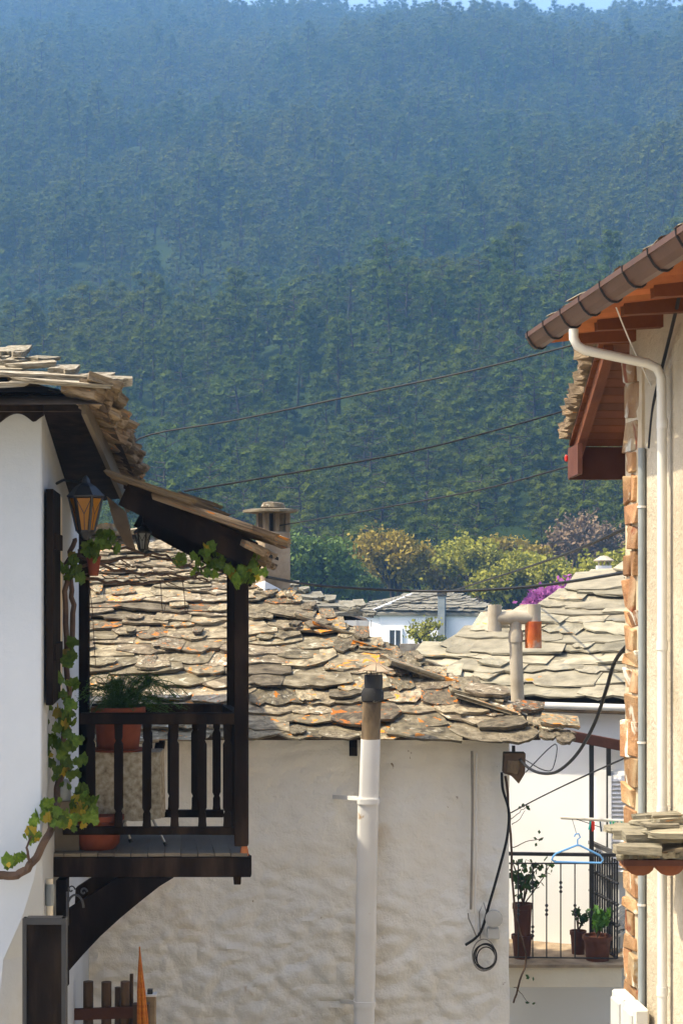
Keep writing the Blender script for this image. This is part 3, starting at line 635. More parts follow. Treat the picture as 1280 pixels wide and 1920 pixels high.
# ------------------------------------------------------------------ bright house with pale roof and iron balcony
wh = thing('balcony_house', (4, 21, 0), 'bright white house with large pale slab roof and iron balcony', 'house')
A = P(945, 1320, 20.6); B = P(1175, 1326, 20.0); hz = (A.z + B.z) / 2; A.z = B.z = hz
U = (B - A).normalized(); I = Vector((-U.y, U.x, 0)); pc, ps = hip_frame(24); V = I * pc + Z * ps; N = U.cross(V)
hA, hB = ray(790, 1252, A, N), ray(1172, 1083, A, N)              # hip line read from the photograph
def upl(p): d = p - A; return d.dot(U), d.dot(V)
(ua, va), (ub, vb) = upl(hA), upl(hB); k = (ub - ua) / (vb - va); u_e = ua - k * va; vtop = vb * 1.5
EL = A + U * u_e; ER = A + U * 6; TL = EL + U * k * vtop + V * vtop; TR = A + U * 6 + V * vtop
back = I * (2.0 * vtop * pc)
d3 = Z * -.04
wroof = polymesh('roof', [[EL + d3, ER + d3, TR + d3, TL + d3], [EL + d3, TL + d3, EL + back + d3], [TL + d3, TR + d3, ER + back + d3, EL + back + d3], [EL + d3 * 2, ER + d3 * 2, ER + back + d3 * 2, EL + back + d3 * 2], [EL + d3, ER + d3, ER + d3 * 2, EL + d3 * 2]], m_under, wh)
r = random.Random(77)
it = lay(A, U, V, N, vtop, lambda v: (u_e + k * v + .02, 2.2 + .35 * v), S_pale, .27, (.35, 1.0), .03, r, jit=.07, extra=.1, rot=14)
it += plane_caps(EL + U * .12, TL, U, V, N, S_pale, (.35, .6), .45, .025, r, .05, .02)
emit(wroof, it, 'slate', 300)
wz = hz + .15; W0 = A + I * .2                                    # wall plane
WL = W0 + U * (u_e + .45); WR = W0 + U * 6
wb = MB(); q4 = [WL, WR, WR + back * .7, WL + back * .7]
wb.add([base(p, 0) for p in q4] + [base(p, hz - .02) for p in q4], [(0, 1, 5, 4), (1, 2, 6, 5), (2, 3, 7, 6), (3, 0, 4, 7), (4, 5, 6, 7)])
wb.build('wall', m_white_b, wh)
MB().tube([A - U * .9 - I * .07 - Z * .0, A + U * 2.6 - I * .07 - Z * .0], .04, 10).build('gutter', m_greyb, wh, smooth=True)
MB().obox(A + U * .4 + I * .02 - Z * .05, U * .02, I * .06, Z * .05).build('gutter_bracket', m_black, wh)
# louvred shutters
def wpt(px, py, off=0): return ray(px, py, W0 - I * off, -I)
def wbox(px0, px1, py0, py1, off, th, name, mat, parent, bevel=0):
    a_, b_ = wpt(px0, py1, off), wpt(px1, py0, off); m_ = (a_ + b_) / 2; hw = (b_ - a_).dot(U) / 2
    return MB().obox(m_, U * hw, I * th / 2, Z * (b_.z - a_.z) / 2).build(name, mat, parent, bevel=bevel)
wbox(1118, 1200, 1447, 1640, .03, .06, 'door_frame', m_white_b, wh)
sh = wbox(1140, 1200, 1455, 1640, .075, .03, 'shutter', m_lime, wh)
for i in range(22):
    py = 1462 + i * 8.1; a_, b_ = wpt(1147, py, .10), wpt(1196, py, .10)
    MB().obox((a_ + b_) / 2, (b_ - a_) / 2, (I * .016 + Z * .016), (Z * .004 - I * .004)).build('slat', m_lime, sh)
for px0, px1 in ((1140, 1147), (1195, 1201)): wbox(px0, px1, 1455, 1640, .10, .04, 'stile', m_lime, sh)
# small white chimney on the pale roof
q = P(1131, 1110, 26.0); kq = 26 / F
q.z += .12
c2 = MB().obox((q.x, 26, q.z + .05), X * 13 * kq, Yv * 13 * kq, Z * (27 * kq)).build('chimney', m_white_b, wh)
for i in range(4): MB().box(q.x + (-12 + 7 * i) * kq, q.x + (-9.5 + 7 * i) * kq, 25.91, 25.93, q.z + .05 + 27 * kq, q.z + .05 + 36 * kq).build('vent_pillar', m_asb, c2)
MB().lathe((q.x, 26, q.z + .05 + 35 * kq), [(19 * kq, 0), (20 * kq, 2 * kq), (7 * kq, 10 * kq), (1 * kq, 11 * kq)], 9).build('cap', m_asb, c2)
# balcony slab and iron railing
SY = 19.4; sz = P(0, 1812, SY).z; xl, xr = P(905, 0, SY).x, P(1166, 0, SY).x; kk = SY / F
slab = MB().prism([(xl, SY + .05, sz - 41 * kk), (xr, SY + .05, sz - 41 * kk), (xr - .05, SY + 1.4, sz - 41 * kk), (xl, SY + 1.4, sz - 41 * kk)], Z * 39 * kk).build('balcony', m_cream, wh)
MB().prism([(xl, SY - .02, sz - 2.0 * kk), (xr + .12, SY - .02, sz - 2.0 * kk), (xr + .35, SY + 1.42, sz - 2.0 * kk), (xl, SY + 1.42, sz - 2.0 * kk)], Z * 6 * kk).build('slab_edging', m_chim, slab)
ry = SY + .05; rz_ = lambda py: P(0, py, ry).z
MB().bar(P(905, 1600, ry), P(1158, 1603, ry), .05, .035).build('handrail', m_black, slab)
MB().bar(P(905, 1618.5, ry), P(1155, 1619, ry), .018, .014).build('rail', m_black, slab)
MB().bar(P(905, 1794, ry), P(1155, 1797, ry), .018, .014).build('rail', m_black, slab)
def baluster(px, j):
    x = P(px, 0, ry).x; b = MB(); b.bar((x, ry, rz_(1795)), (x, ry, rz_(1619)), .013, .013)
    for py in ([1655, 1664, 1672] if j % 2 == 0 else [1698, 1707, 1715]) + ([1738, 1747, 1755] if j % 4 == 2 else []):
        b.lathe((x, ry, rz_(py) - .018), [(.006, 0), (.017, .012), (.017, .026), (.006, .038)], 8)
    return b.build('baluster', m_black, slab)
for j, px in enumerate((945, 971, 998, 1024, 1050.5, 1077)): baluster(px, j)
p0, p1 = P(1156, 0, ry), P(1106, 0, 20.35)
for i in range(12):
    t = i / 11; x = p0.x + (p1.x - p0.x) * t; y = ry + (20.35 - ry) * t
    b = MB().bar((x, y, rz_(1797)), (x, y, rz_(1612)), .02, .02)
    for py in (1660, 1700, 1740): b.lathe((x, y, rz_(py)), [(.007, 0), (.022, .015), (.022, .03), (.007, .045)], 6)
    b.build('baluster', m_black, slab)
MB().bar((p0.x, ry, rz_(1602)), (p1.x, 20.35, rz_(1602)), .05, .04).build('handrail', m_black, slab)
MB().bar((p0.x, ry, rz_(1796)), (p1.x, 20.35, rz_(1796)), .02, .02).build('rail', m_black, slab)
# pergola over the balcony: two iron posts and a timber beam
pg = thing('pergola', P(1125, 1810, 19.6), 'dark pergola posts carrying a brown timber beam over the iron balcony', 'pergola')
for px, Yp in ((1108, 20.1), (1140, 20.2)):
    a_ = P(px, 1400, Yp); MB().box(a_.x - .024, a_.x + .024, Yp - .024, Yp + .024, sz + .02, a_.z + .03).build('post', m_black, pg, bevel=.003)
MB().bar(P(1030, 1372, 20.0), P(1215, 1408, 20.1), .1, .115).build('beam', m_rwood_d, pg, bevel=.006)

# pots and plants on the iron balcony
def pot(name, c0, rb_, rt_, h, mat, label, cat='flower pot', n=20, parent=None):
    b = MB().lathe(c0, [(rb_, 0), (rt_ * .96, h * .82), (rt_ * 1.07, h * .83), (rt_ * 1.07, h), (rt_ * .93, h), (rt_ * .9, h * .88)], n)
    o = b.build(name, mat, None, smooth=True); 
    MB().lathe(Vector(c0) + Z * h * .85, [(rt_ * .9, 0), (rt_ * .3, h * .03)], n).build('soil', m_under, o)
    return tag(o, label, cat)
def bush(name, c0, rx, rz, n, ls, mat, label, r, stems=7, cat='plant', dirb=Vector((0, 0, 0))):
    c0 = Vector(c0); o = thing(name, c0, label, cat); st_ = MB(); lf = MB()
    for i in range(stems):
        a = r.uniform(0, 6.28); e = c0 + Vector((math.cos(a) * rx * r.uniform(.3, 1), math.sin(a) * rx * r.uniform(.3, 1), rz * r.uniform(.5, 1))) + dirb * r.random()
        m_ = (c0 + e) / 2 + Vector((r.uniform(-.3, .3) * rx, r.uniform(-.3, .3) * rx, rz * .12)); st_.tube([c0, m_, e], [.008, .006, .003], 5, False)
        for k in range(n // stems):
            t = r.uniform(.35, 1.05); p = m_ + (e - m_) * ((t - .5) * 2) if t > .5 else c0 + (m_ - c0) * t * 2
            p = p + Vector((r.gauss(0, 1), r.gauss(0, 1), r.gauss(0, 1))) * rx * .16
            quad(lf, p, Vector((r.uniform(-1, 1), r.uniform(-1, 1), r.uniform(-.1, 1))), ls * r.uniform(.6, 1.3), r, 1.1)
    st_.build('stem', m_stem, o); lf.build('leaves', mat, o); return o
r = random.Random(9); PY = 19.72; kp = PY / F; pz = sz + .0235
pot('flower_pot', (P(978, 0, PY).x, PY, pz), 15 * kp, 19 * kp, 44 * kp, m_rwood_d, 'dark brown pot under the leggy plant on the iron balcony')
pb = pot('flower_pot', (P(979, 0, PY).x, PY, pz + 44.5 * kp), 15 * kp, 18 * kp, 58 * kp, m_rwood_d, 'tall dark brown pot set on another pot, holding the leggy plant')
bush('potted_plant', (P(980, 0, PY).x, PY, pz + 98 * kp), 38 * kp, 90 * kp, 150, 6.5 * kp, m_pleaf, 'leggy dark green plant leaning out from its pot by the cottage corner', r, 8, dirb=Vector((.16, -.05, .1)))
pot('flower_pot', (P(1083, 0, 19.95).x, 19.95, pz), 12 * kp, 15 * kp, 44 * kp, m_rwood_d, 'slim dark pot beneath the small leafy plant on the balcony')
bush('potted_plant', (P(1083, 0, 19.95).x, 19.95, pz + 42 * kp), 20 * kp, 46 * kp, 90, 5 * kp, m_pleaf, 'small dark leafy plant with round leaves in a slim pot', r, 7)
pot('flower_pot', (P(1119, 0, 19.62).x, 19.62, pz), 21 * kp, 26 * kp, 46 * kp, m_rwood_d, 'wide reddish pot with bright leaves in the balcony corner')
bush('potted_plant', (P(1119, 0, 19.62).x, 19.62, pz + 42 * kp), 24 * kp, 50 * kp, 90, 9 * kp, m_pleafb, 'bright green broad-leaved plant in the wide reddish pot', r, 7)
# folded slatted rack leaning on the wall
rk = thing('slatted_rack', P(1172, 1745, 20.0), 'grey slatted rack folded against the white wall beside the balcony', 'rack')
for i in range(5):
    a_, b_ = P(1150, 1708 + i * 13, 20.0), P(1196, 1678 + i * 13, 20.0); MB().bar(a_, b_, .03, .028).build('slat', m_greyb, rk)
MB().bar(P(1196, 1672, 20.03), P(1198, 1760, 20.03), .03, .03).build('frame', m_grey, rk); MB().bar(P(1150, 1743, 20.03), P(1198, 1743, 20.03), .02, .02).build('frame', m_grey, rk)
MB().bar(P(1160, 1727, 20.03), P(1160, sz and 1800, 20.03), .02, .02).build('leg', m_grey, rk)

# ------------------------------------------------------------------ sunlit house on the right with stone quoins
qh = thing('quoined_house', (3.5, 9, 0), 'sand-coloured house with rough stone quoins and brown gutter', 'house')
D = Vector((-.095, 1, 0)).normalized(); O_ = Vector((-D.y, D.x, 0))     # along the street, and out of its wall towards the street
C0 = Vector((1.745, 11.0, 0))                                          # far corner of the street wall
wallz = E + 1.56
nr, nc = 60, 60; mb = MB()
Lw = 6.5
mb.prism([C0, C0 - D * Lw, C0 - D * Lw - O_ * 6, C0 - O_ * 6], Z * (wallz)).build('wall', m_render, qh)
mb = MB().prism([C0 + D * .02 - O_ * 1.5, C0 + D * 4.2 - O_ * 1.5, C0 + D * 4.2 - O_ * 4, C0 + D * .02 - O_ * 4], Z * (E + .7)).build('rear_wing', m_render, qh)
r = random.Random(4); z = 0.6; i = 0
while z < E + 1.28:                                                   # quoin stones, one by one
    h = r.uniform(.08, .24); wd = r.choice((.26, .31, .34, .28)) * r.uniform(.85, 1.0); pr = r.uniform(.020, .034); ex = r.uniform(.0, .03)
    n2 = 1 if r.random() < .7 else 2; a0 = -ex
    for k in range(n2):
        w_ = wd / n2 - .006
        cc = C0 - D * (a0 + w_ / 2) + O_ * (pr / 2 - .02) + Z * (z + h / 2)
        b = MB().obox(cc, D * (w_ / 2), O_ * (pr / 2 + .03), Z * (h / 2 - .007))
        for v in b.v: v += Vector((r.uniform(-1, 1), r.uniform(-1, 1), r.uniform(-1, 1))) * .02
        b.build('stone', m_stone, qh, bevel=.006); a0 += wd / n2
    for k in range(1):                                                # header stones on the back face of the corner
        cc = C0 + D * (.012) - O_ * (.14 + .1 * (i % 2)) + Z * (z + h / 2)
        b = MB().obox(cc, D * .022, O_ * (.12 + .1 * (i % 2)), Z * (h / 2 - .009)); b.build('stone', m_stone, qh, bevel=.008)
    z += h; i += 1
MB().obox(C0 - D * .16 + O_ * .004 + Z * (E - 1.9), D * .19, O_ * .014, Z * 3.2).build('mortar_bed', m_mortar, qh)
# eave: gutter, brackets, tiles seen from below
G0 = Vector((1.12, 11.0, E + 1.475)); GL = 5.2; G1 = G0 - D * GL
prof = [(.0, .0), (.045, -.075), (.09, -.115), (.15, -.12), (.185, -.095), (.19, .05), (.17, .05), (.168, -.085), (.10, -.10), (.055, -.06), (.02, .012), (.02, .05), (-.012, .05), (-.012, .0)]
mb = MB(); prof = [(a_ * .56, b_ * .56) for a_, b_ in prof]; prof3 = [G0 - O_ * a_ + Z * b_ for a_, b_ in prof]; mb.prism(prof3, -D * GL); gut = mb.build('gutter', m_gut, qh)
MB().prism([G0 + D * .004 - O_ * a_ * .56 + Z * b_ * .56 for a_, b_ in ((-.012, .05), (0, 0), (.045, -.075), (.09, -.115), (.15, -.12), (.185, -.095), (.19, .05))], D * .006).build('end_cap', m_gut, gut)
for i in range(11):
    b = MB(); oo = G0 - D * (.07 + .46 * i); path = [(a_ * .56, b_ * .56) for a_, b_ in [(.19, .05), (.188, -.10), (.15, -.128), (.09, -.124), (.04, -.084), (-.008, -.004), (-.016, .055)]]
    for (a1, b1), (a2, b2) in zip(path[:-1], path[1:]): b.bar(oo - O_ * a1 + Z * b1, oo - O_ * a2 + Z * b2, .013, .005, up=D)
    b.build('gutter_bracket', m_black, gut)
over = .72
soff = MB(); nt_ = 26; tw = GL / nt_
for i in range(nt_):                                                  # each barrel tile, hollow side down
    b = MB(); o1 = G0 - D * (tw * i) - O_ * .12 - Z * .03; K = 6; rise = Z * .10
    sec_ = [(-D * (tw * (k / K)) + Z * (math.sin(math.pi * k / K) * .055)) for k in range(K + 1)]
    Lin = -O_ * (over + .1) + rise
    vv = [o1 + q_ for q_ in sec_] + [o1 + q_ + Lin for q_ in sec_] + [o1 + q_ + Z * .015 for q_ in sec_] + [o1 + q_ + Lin + Z * .015 for q_ in sec_]
    n_ = K + 1; ff = []
    for k in range(K): ff += [(k, k + 1, n_ + k + 1, n_ + k), (2 * n_ + k, 3 * n_ + k, 3 * n_ + k + 1, 2 * n_ + k + 1), (k, 2 * n_ + k, 2 * n_ + k + 1, k + 1)]
    b.add(vv, ff); b.build('roof_tile', m_tile, qh)
for i in range(9):                                                    # rafters
    a_ = C0 - D * (.12 + .6 * i) + Z * (E + 1.49); b_ = a_ + O_ * (over - .34) - Z * .03
    MB().bar(a_ - O_ * .1, b_, .075, .09).build('rafter', m_rwood, qh)
e0 = G0 + D * .0 - O_ * .16 + Z * .06
roofq = MB().prism([e0, e0 - D * (GL + .1), e0 - D * (GL + .1) - O_ * 5 + Z * .9, e0 - O_ * 5 + Z * .9], Z * .03).build('roof', m_under, qh)
Uq, Vq = -D, (-O_ * 5 + Z * 1.7).normalized(); Nq = Vq.cross(Uq) if Vq.cross(Uq).z > 0 else Uq.cross(Vq)
if Uq.cross(Vq).z < 0: Uq = D; OO = e0 - D * GL
else: OO = e0
emit(roofq, lay(OO + Z * .03 + Vq * .02, Uq, Vq, Nq, 2.2, lambda v: (.03, GL - .05), S_pale, .4, (.35, .7), .012, r, extra=.02, jit=.03), 'slate', 120)
# white downpipe
GW = lambda a_, out, zz: C0 - D * a_ + O_ * out + Z * zz
gm = G0 - D * .98 - O_ * .07
dp = MB().tube([gm - Z * .08, gm - Z * .13, gm - Z * .17 - O_ * .02, gm - Z * .195 - O_ * .06, GW(.93, .14, E + 1.21), GW(.93, .085, E + 1.185), GW(.93, .06, E + 1.13), GW(.93, .055, E + .5), GW(.93, .055, .2)], .027, 14).build('downpipe', m_pvc, qh, smooth=True)
for zz in (E + .85, E - .38, E - 1.3, E - 2.3): MB().tube([GW(.93, .055, zz), GW(.93, .055, zz + .05)], .032, 14).build('pipe_collar', m_pvc, dp, smooth=True)
MB().tube([GW(.38, .025, .3), GW(.38, .025, E + .78)], .022, 10).build('conduit', m_grey, qh, smooth=True)
for zz in (E + .43, E - .95, E - 1.9): MB().tube([GW(.38, .025, zz), GW(.38, .025, zz + .012)], .027, 10).build('conduit_clip', m_pvc, qh)
# porch roof behind the house, falling away from the street
qy0, qy1 = 11.15, 13.0; vL0, vL1 = P(1122, 645, qy0), P(1066, 838, qy1)
wv = Vector((1.8, 0, 0)); pr_ = MB().prism([vL0 + Z * .023, vL0 + wv + Z * .023, vL1 + wv + Z * .023, vL1 + Z * .023], Z * .02).build('porch_roof', m_under, qh)
for i in range(13):
    t0, t1 = i / 13, (i + .93) / 13; a_, b_ = vL0.lerp(vL1, t0), vL0.lerp(vL1, t1)
    MB().prism([a_, a_ + wv, b_ + wv, b_], Z * .02).build('board', m_rwood, pr_)
for off in (.06, .62): MB().bar(vL0 + X * off - Z * .045, vL1 + X * off - Z * .045, .06, .09).build('rafter', m_rwood, pr_)
fb0 = P(1066, 868, qy1 + .02); MB().box(fb0.x, fb0.x + 1.8, qy1, qy1 + .06, P(0, 899, qy1).z, P(0, 838, qy1).z).build('fascia_board', m_rwood_d, pr_)
MB().box(fb0.x - .012, fb0.x + .02, qy1 - .55, qy1 - .003, P(0, 897, qy1).z, P(0, 842, qy1).z + .0).build('side_fascia', m_rwood_d, pr_)
Us = (vL1 - vL0).normalized(); it = []
n_ = 17
for i in range(n_):
    p = vL0.lerp(vL1, (i + .3) / n_) + Z * (.04 + .012 * (i % 2)) - X * r.uniform(.05, .085)
    it.append((smat(p, -Us, X, Us.cross(X).normalized() * (1 if Us.cross(X).z > 0 else -1), r.uniform(.13, .2), .5, .075, R(r.uniform(-8, 8)), .03), r.choice(S_dark), 1))
for i in range(n_ - 2):
    p = vL0.lerp(vL1, (i + .8) / n_) + Z * .11 - X * r.uniform(.0, .04)
    it.append((smat(p, -Us, X, Vector((0, .3, .95)), r.uniform(.14, .22), .6, .05, R(r.uniform(-8, 8)), .03), r.choice(S_pale), 1))
emit(pr_, it, 'slate', 60)
tag(MB().lathe(P(1061, 866, qy1 - .2), [(.003, 0), (.012, .01), (.012, .04), (.004, .05)], 10).build('red_lamp', m_peg[1]), 'tiny red glass lamp hanging at the porch roof corner', 'lamp')
# slab canopy over the door
cY0 = 9.45; cO = P(1168, 1622, cY0); cz = cO.z
cn = MB().prism([(cO.x, cY0, cz - .005), (2.15, cY0, cz - .005), (2.15, cY0 + .3, cz), (cO.x + .02, cY0 + .3, cz)], Z * .03).build('door_canopy', m_rwood_d, qh)
for i in range(5):
    x = cO.x + .01 + i * .155; b = MB(); b.tube([(x + .078, cY0 + .012, cz - .004), (x + .078, cY0 + .29, cz - .004)], .075, 14)
    for v in b.v:
        if v.z > cz - .006: v.z = cz - .006
        v.z = cz - .006 + (v.z - cz + .006) * .72
    b.build('roof_tile', m_rwood, cn)
r = random.Random(14); Vc = Vector((math.cos(R(11)), 0, math.sin(R(11)))); Nc = Vector((-Vc.z, 0, Vc.x))
it = lay(Vector((cO.x + .0, cY0 + .34, cz + .035)), Vector((0, -1, 0)), Vc, Nc, .85, lambda v: (.0, .36), S_pale, .2, (.14, .26), .034, r, jit=.04, extra=.2, rot=14)
for i in range(8): it.append((smat(Vector((cO.x + .02 + i * .1 + r.uniform(-.02, .02), cY0 + .01, cz + .028)), X, Vector((0, 1, 0)), Z, r.uniform(.09, .15), .2, r.uniform(.03, .05), R(r.uniform(-12, 12)), 0, .2), r.choice(S_pale), 1))
emit(cn, it, 'slate', 80)
MB().prism([(cO.x + .02, cY0 + .03, cz + .03), (2.2, cY0 + .03, cz + .03), (2.2, cY0 + .03, cz + .16)], Yv * .26).build('mortar_fill', m_mortar, cn)
# meter boxes
for k, (a_, lb) in enumerate(((.16, 'white plastic meter box beside the stone quoins'), (.45, 'white plastic meter box nearest the downpipe'))):
    o = thing('meter_box', GW(a_, .05, E - 2.75), lb, 'meter box')
    MB().obox(GW(a_, .075, E - 2.66), D * .125, O_ * .045, Z * .20).build('case', m_pvc, o, bevel=.012)
    MB().obox(GW(a_, .125, E - 2.66), D * .10, O_ * .008, Z * .16).build('lid', m_greyb, o, bevel=.004)

# ------------------------------------------------------------------ white house with the timber balcony on the left
lh = thing('village_house', (-3.5, 12.5, 0), 'white house with overhanging slab roof and dark timber balcony', 'house')
LY = 11.0; sdir = Vector((-.09, 1, 0)).normalized(); cX = P(79, 0, LY).x
ztop = P(0, 765, LY).z
rows = [(0, .34), (P(0, 1920, LY).z, .27), (P(0, 1800, LY).z, .235), (P(0, 1720, LY).z, .12), (P(0, 1650, LY).z, .05), (P(0, 1590, LY).z, .012), (P(0, 1500, LY).z, .008), (ztop, .008)]
mb = MB()
for zz, cch in rows:
    cor = Vector((cX, LY, zz)); rear = cor + sdir * 6
    mb.v += [Vector((-7, LY, zz)), cor - X * cch, cor + sdir * cch * 1.0, rear, Vector((-7, rear.y, zz))]
for i in range(len(rows) - 1):
    for k in range(5): a = i * 5 + k; b = i * 5 + (k + 1) % 5; mb.f.append((a, b, b + 5, a + 5))
mb.f += [(4, 3, 2, 1, 0), tuple((len(rows) - 1) * 5 + k for k in range(5))]
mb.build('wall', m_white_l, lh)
# roof: front slope to a hip, side eave sinking towards the back
fz = P(0, 742, 10.5).z; cor = Vector((P(196, 0, 10.5).x, 10.5, fz)); c27, s27 = hip_frame(20)
rear = P(262, 905, 14.2); hipT = cor + Vector((-2.4, 2.4, 2.4 * s27 / c27)); fl_ = Vector((-7, 10.5, fz)); ft_ = Vector((-7, hipT.y, hipT.z)); rt = Vector((rear.x - 2.3, rear.y, rear.z + 1.1))
dz = Z * .05
lroof = polymesh('roof', [[fl_ - dz, cor - dz, hipT - dz, ft_ - dz], [cor - dz, rear - dz, rt - dz, hipT - dz], [fl_ - dz * 1.8, cor - dz * 1.8, Vector((-7, 10.9, fz)) - dz * 1.8]], m_under, lh)
r = random.Random(31)
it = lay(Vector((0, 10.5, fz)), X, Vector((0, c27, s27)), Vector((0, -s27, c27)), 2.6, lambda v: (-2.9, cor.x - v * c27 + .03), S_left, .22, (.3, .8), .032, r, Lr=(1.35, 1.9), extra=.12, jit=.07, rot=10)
Us = (rear - cor).normalized(); Vs = Vector((-c27, 0, s27)); Ns = Us.cross(Vs).normalized(); Ns = Ns if Ns.z > 0 else -Ns; Vs = Ns.cross(Us).normalized()
if Vs.x > 0: Vs = -Vs
Ue = Us if Us.cross(Vs).dot(Ns) > 0 else -Us
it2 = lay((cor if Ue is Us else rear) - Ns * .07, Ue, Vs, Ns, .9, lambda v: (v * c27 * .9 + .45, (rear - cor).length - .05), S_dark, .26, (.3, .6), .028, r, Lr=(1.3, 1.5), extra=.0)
for rowk, (drop, out) in enumerate(((.055, .05), (.005, .03), (-.045, .0))):           # layered slab ends along the side eave
    L_ = (rear - cor).length; t = .0 if rowk else -.06
    while t < L_ - .1:
        w = r.uniform(.22, .5); p = cor + Us * (t + w / 2) + Ns * drop - Vs * (out + r.uniform(-.02, .03))
        it2.append((smat(p, Ue, Vs, Ns, w * 1.1, r.uniform(.20, .26) if t < .7 else r.uniform(.35, .5), r.uniform(.035, .055), R(r.uniform(-10, 10)), .05, r.uniform(-.05, .05)), r.choice(S_dark), 1)); t += w
emit(lroof, it + it2, 'slate', 300)
fa, fb_ = P(158, 756, 10.62), P(240, 945, 14.1)
MB().bar(fa, fb_, .03, .13).build('fascia_board', m_plank, lh)
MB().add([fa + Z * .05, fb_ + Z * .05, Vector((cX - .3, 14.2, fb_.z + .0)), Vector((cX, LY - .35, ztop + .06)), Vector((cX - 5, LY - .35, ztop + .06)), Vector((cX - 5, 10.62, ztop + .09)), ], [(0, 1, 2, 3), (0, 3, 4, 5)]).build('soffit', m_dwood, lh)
MB().add([Vector((cX - .02, LY - .35, ztop + .05)), Vector((cX - .32, 14.2, fb_.z - .01)), Vector((cX - 1.5, 14.2, fb_.z)), Vector((cX - 1.5, LY - .35, ztop + .05))], [(0, 1, 2, 3)]).build('soffit_board', m_dwood, lh)
sb = []; n = 40                                                             # scalloped board under the front eave
x0_, x1_ = P(-330, 0, 10.96).x, P(82, 0, 10.96).x; zb1, zb2 = P(0, 742, 10.96).z, P(0, 792, 10.96).z
sb = [Vector((x1_, 10.94, zb1)), Vector((x0_, 10.94, zb1))]
for i in range(n * 2 + 1):
    x = x0_ + (x1_ - x0_) * i / (n * 2); ph = ((x1_ - .06 - x) / .205) % 1; sb.append(Vector((x, 10.94, zb2 + .055 * math.sin(math.pi * ph))))
MB().prism(sb, Yv * .045).build('scalloped_board', m_dwood, lh)
# side window shutter and trim
def side(d, out, zz): return Vector((cX, LY, zz)) + sdir * d + Vector((sdir.y, -sdir.x, 0)) * out
so_ = Vector((sdir.y, -sdir.x, 0))
za, zb_ = P(0, 1315, 11.5).z, P(0, 922, 11.5).z
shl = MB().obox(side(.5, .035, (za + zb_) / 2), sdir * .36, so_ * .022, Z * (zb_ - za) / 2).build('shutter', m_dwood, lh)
MB().obox(side(.52, .062, zb_ - .32), sdir * .3, so_ * .012, Z * .05).build('shutter_rail', m_dwood, shl)
MB().obox(side(.52, .062, za + .32), sdir * .3, so_ * .012, Z * .05).build('shutter_rail', m_dwood, shl)
MB().obox(side(1.15, .02, (za + zb_) / 2), sdir * .16, so_ * .02, Z * (zb_ - za) / 2).build('window_trim', m_cream, lh)
MB().tube([side(.25, .03, 0.05), side(.25, .03, P(0, 1650, 11.2).z)], .022, 10).build('wall_pipe', m_cream, lh, smooth=True)
MB().tube([side(.25, .03, P(0, 1700, 11.2).z), side(.25, .03, P(0, 1660, 11.2).z)], .03, 10).build('pipe_coupling', m_grey, lh, smooth=True)
# balcony
BY, BB, bs_ = 12.06, 12.97, -.14
kb = BY / F; bx = lambda px: P(px, 0, BY).x; bz = lambda py: P(0, py, BY).z
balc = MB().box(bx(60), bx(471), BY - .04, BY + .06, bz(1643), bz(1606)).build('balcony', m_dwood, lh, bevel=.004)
MB().box(bx(60), bx(471) + bs_, BB - .05, BB + .05, bz(1643), bz(1606)).build('rear_beam', m_dwood, balc)
MB().prism([(bx(471) - .004, BY + .061, bz(1641)), (bx(471) + bs_ - .004, BB - .051, bz(1641)), (bx(455) + bs_, BB - .051, bz(1641)), (bx(455), BY + .061, bz(1641))], Z * (33 * kb)).build('end_beam', m_dwood, balc)
npl = 13; xa, xb = bx(60), bx(466)
for i in range(npl):
    a_, b_ = xa + (xb - xa) * i / npl, xa + (xb - xa) * (i + .955) / npl; up_ = r.uniform(0, .004); sh_ = bs_ * (i / npl)
    MB().prism([(a_, BY - .03, bz(1605.5) + up_), (b_, BY - .03, bz(1605.5) + up_), (b_ + sh_, BB + .04, bz(1605.5) + up_), (a_ + sh_, BB + .04, bz(1605.5) + up_)], Z * .022).build('plank', m_plank, balc)
dk = bz(1605.5) + .026
def post(px, Yp, sh_, w, zlo, zhi): MB().box(bx(px) + sh_ - w / 2, bx(px) + sh_ + w / 2, Yp - w / 2, Yp + w / 2, zlo, zhi).build('post', m_dwood, balc, bevel=.006)
post(452.5, BY + .02, 0, .092, bz(1586), P(0, 1030, BY).z)
post(452.5, BB, bs_ + .03, .085, dk, P(0, 1040, BB).z)
post(143, BY + .6, -.03, .07, dk, P(0, 1000, BB).z)
MB().lathe((bx(458), BY, bz(1604)), [(.03, 0), (.026, .04), (.018, .065)], 8).build('post_foot', m_tile, balc)
def rails(Yp, sh_, kz):
    zt_, zb2_ = bz(1337), bz(1558)
    MB().box(bx(150) + sh_ * .3, bx(442) + sh_, Yp - .04, Yp + .04, zt_ - .075, zt_).build('top_rail', m_dwood, balc, bevel=.006)
    MB().box(bx(118) + sh_ * .3, bx(442) + sh_, Yp - .025, Yp + .025, zb2_ - .026, zb2_ + .026).build('bottom_rail', m_dwood, balc, bevel=.004)
    for px in (170, 222, 275, 327, 379, 426):
        x = bx(px) + sh_ * (px / 450); w = .029; zt2, zb3 = zt_ - .07, zb2_ + .02; h = zt2 - zb3
        prof_ = [(0, 1), (.06, .86), (.13, .86), (.155, .6), (.19, 1), (.8, 1), (.835, .6), (.865, .86), (.93, .86), (1, 1)]
        poly = [Vector((x - w * b_, Yp - .016, zb3 + h * a_)) for a_, b_ in prof_] + [Vector((x + w * b_, Yp - .016, zb3 + h * a_)) for a_, b_ in reversed(prof_)]
        MB().prism(poly, Yv * .032).build('baluster', m_dwood, balc)
rails(BY + .02, 0, 1); rails(BB, bs_, 1)
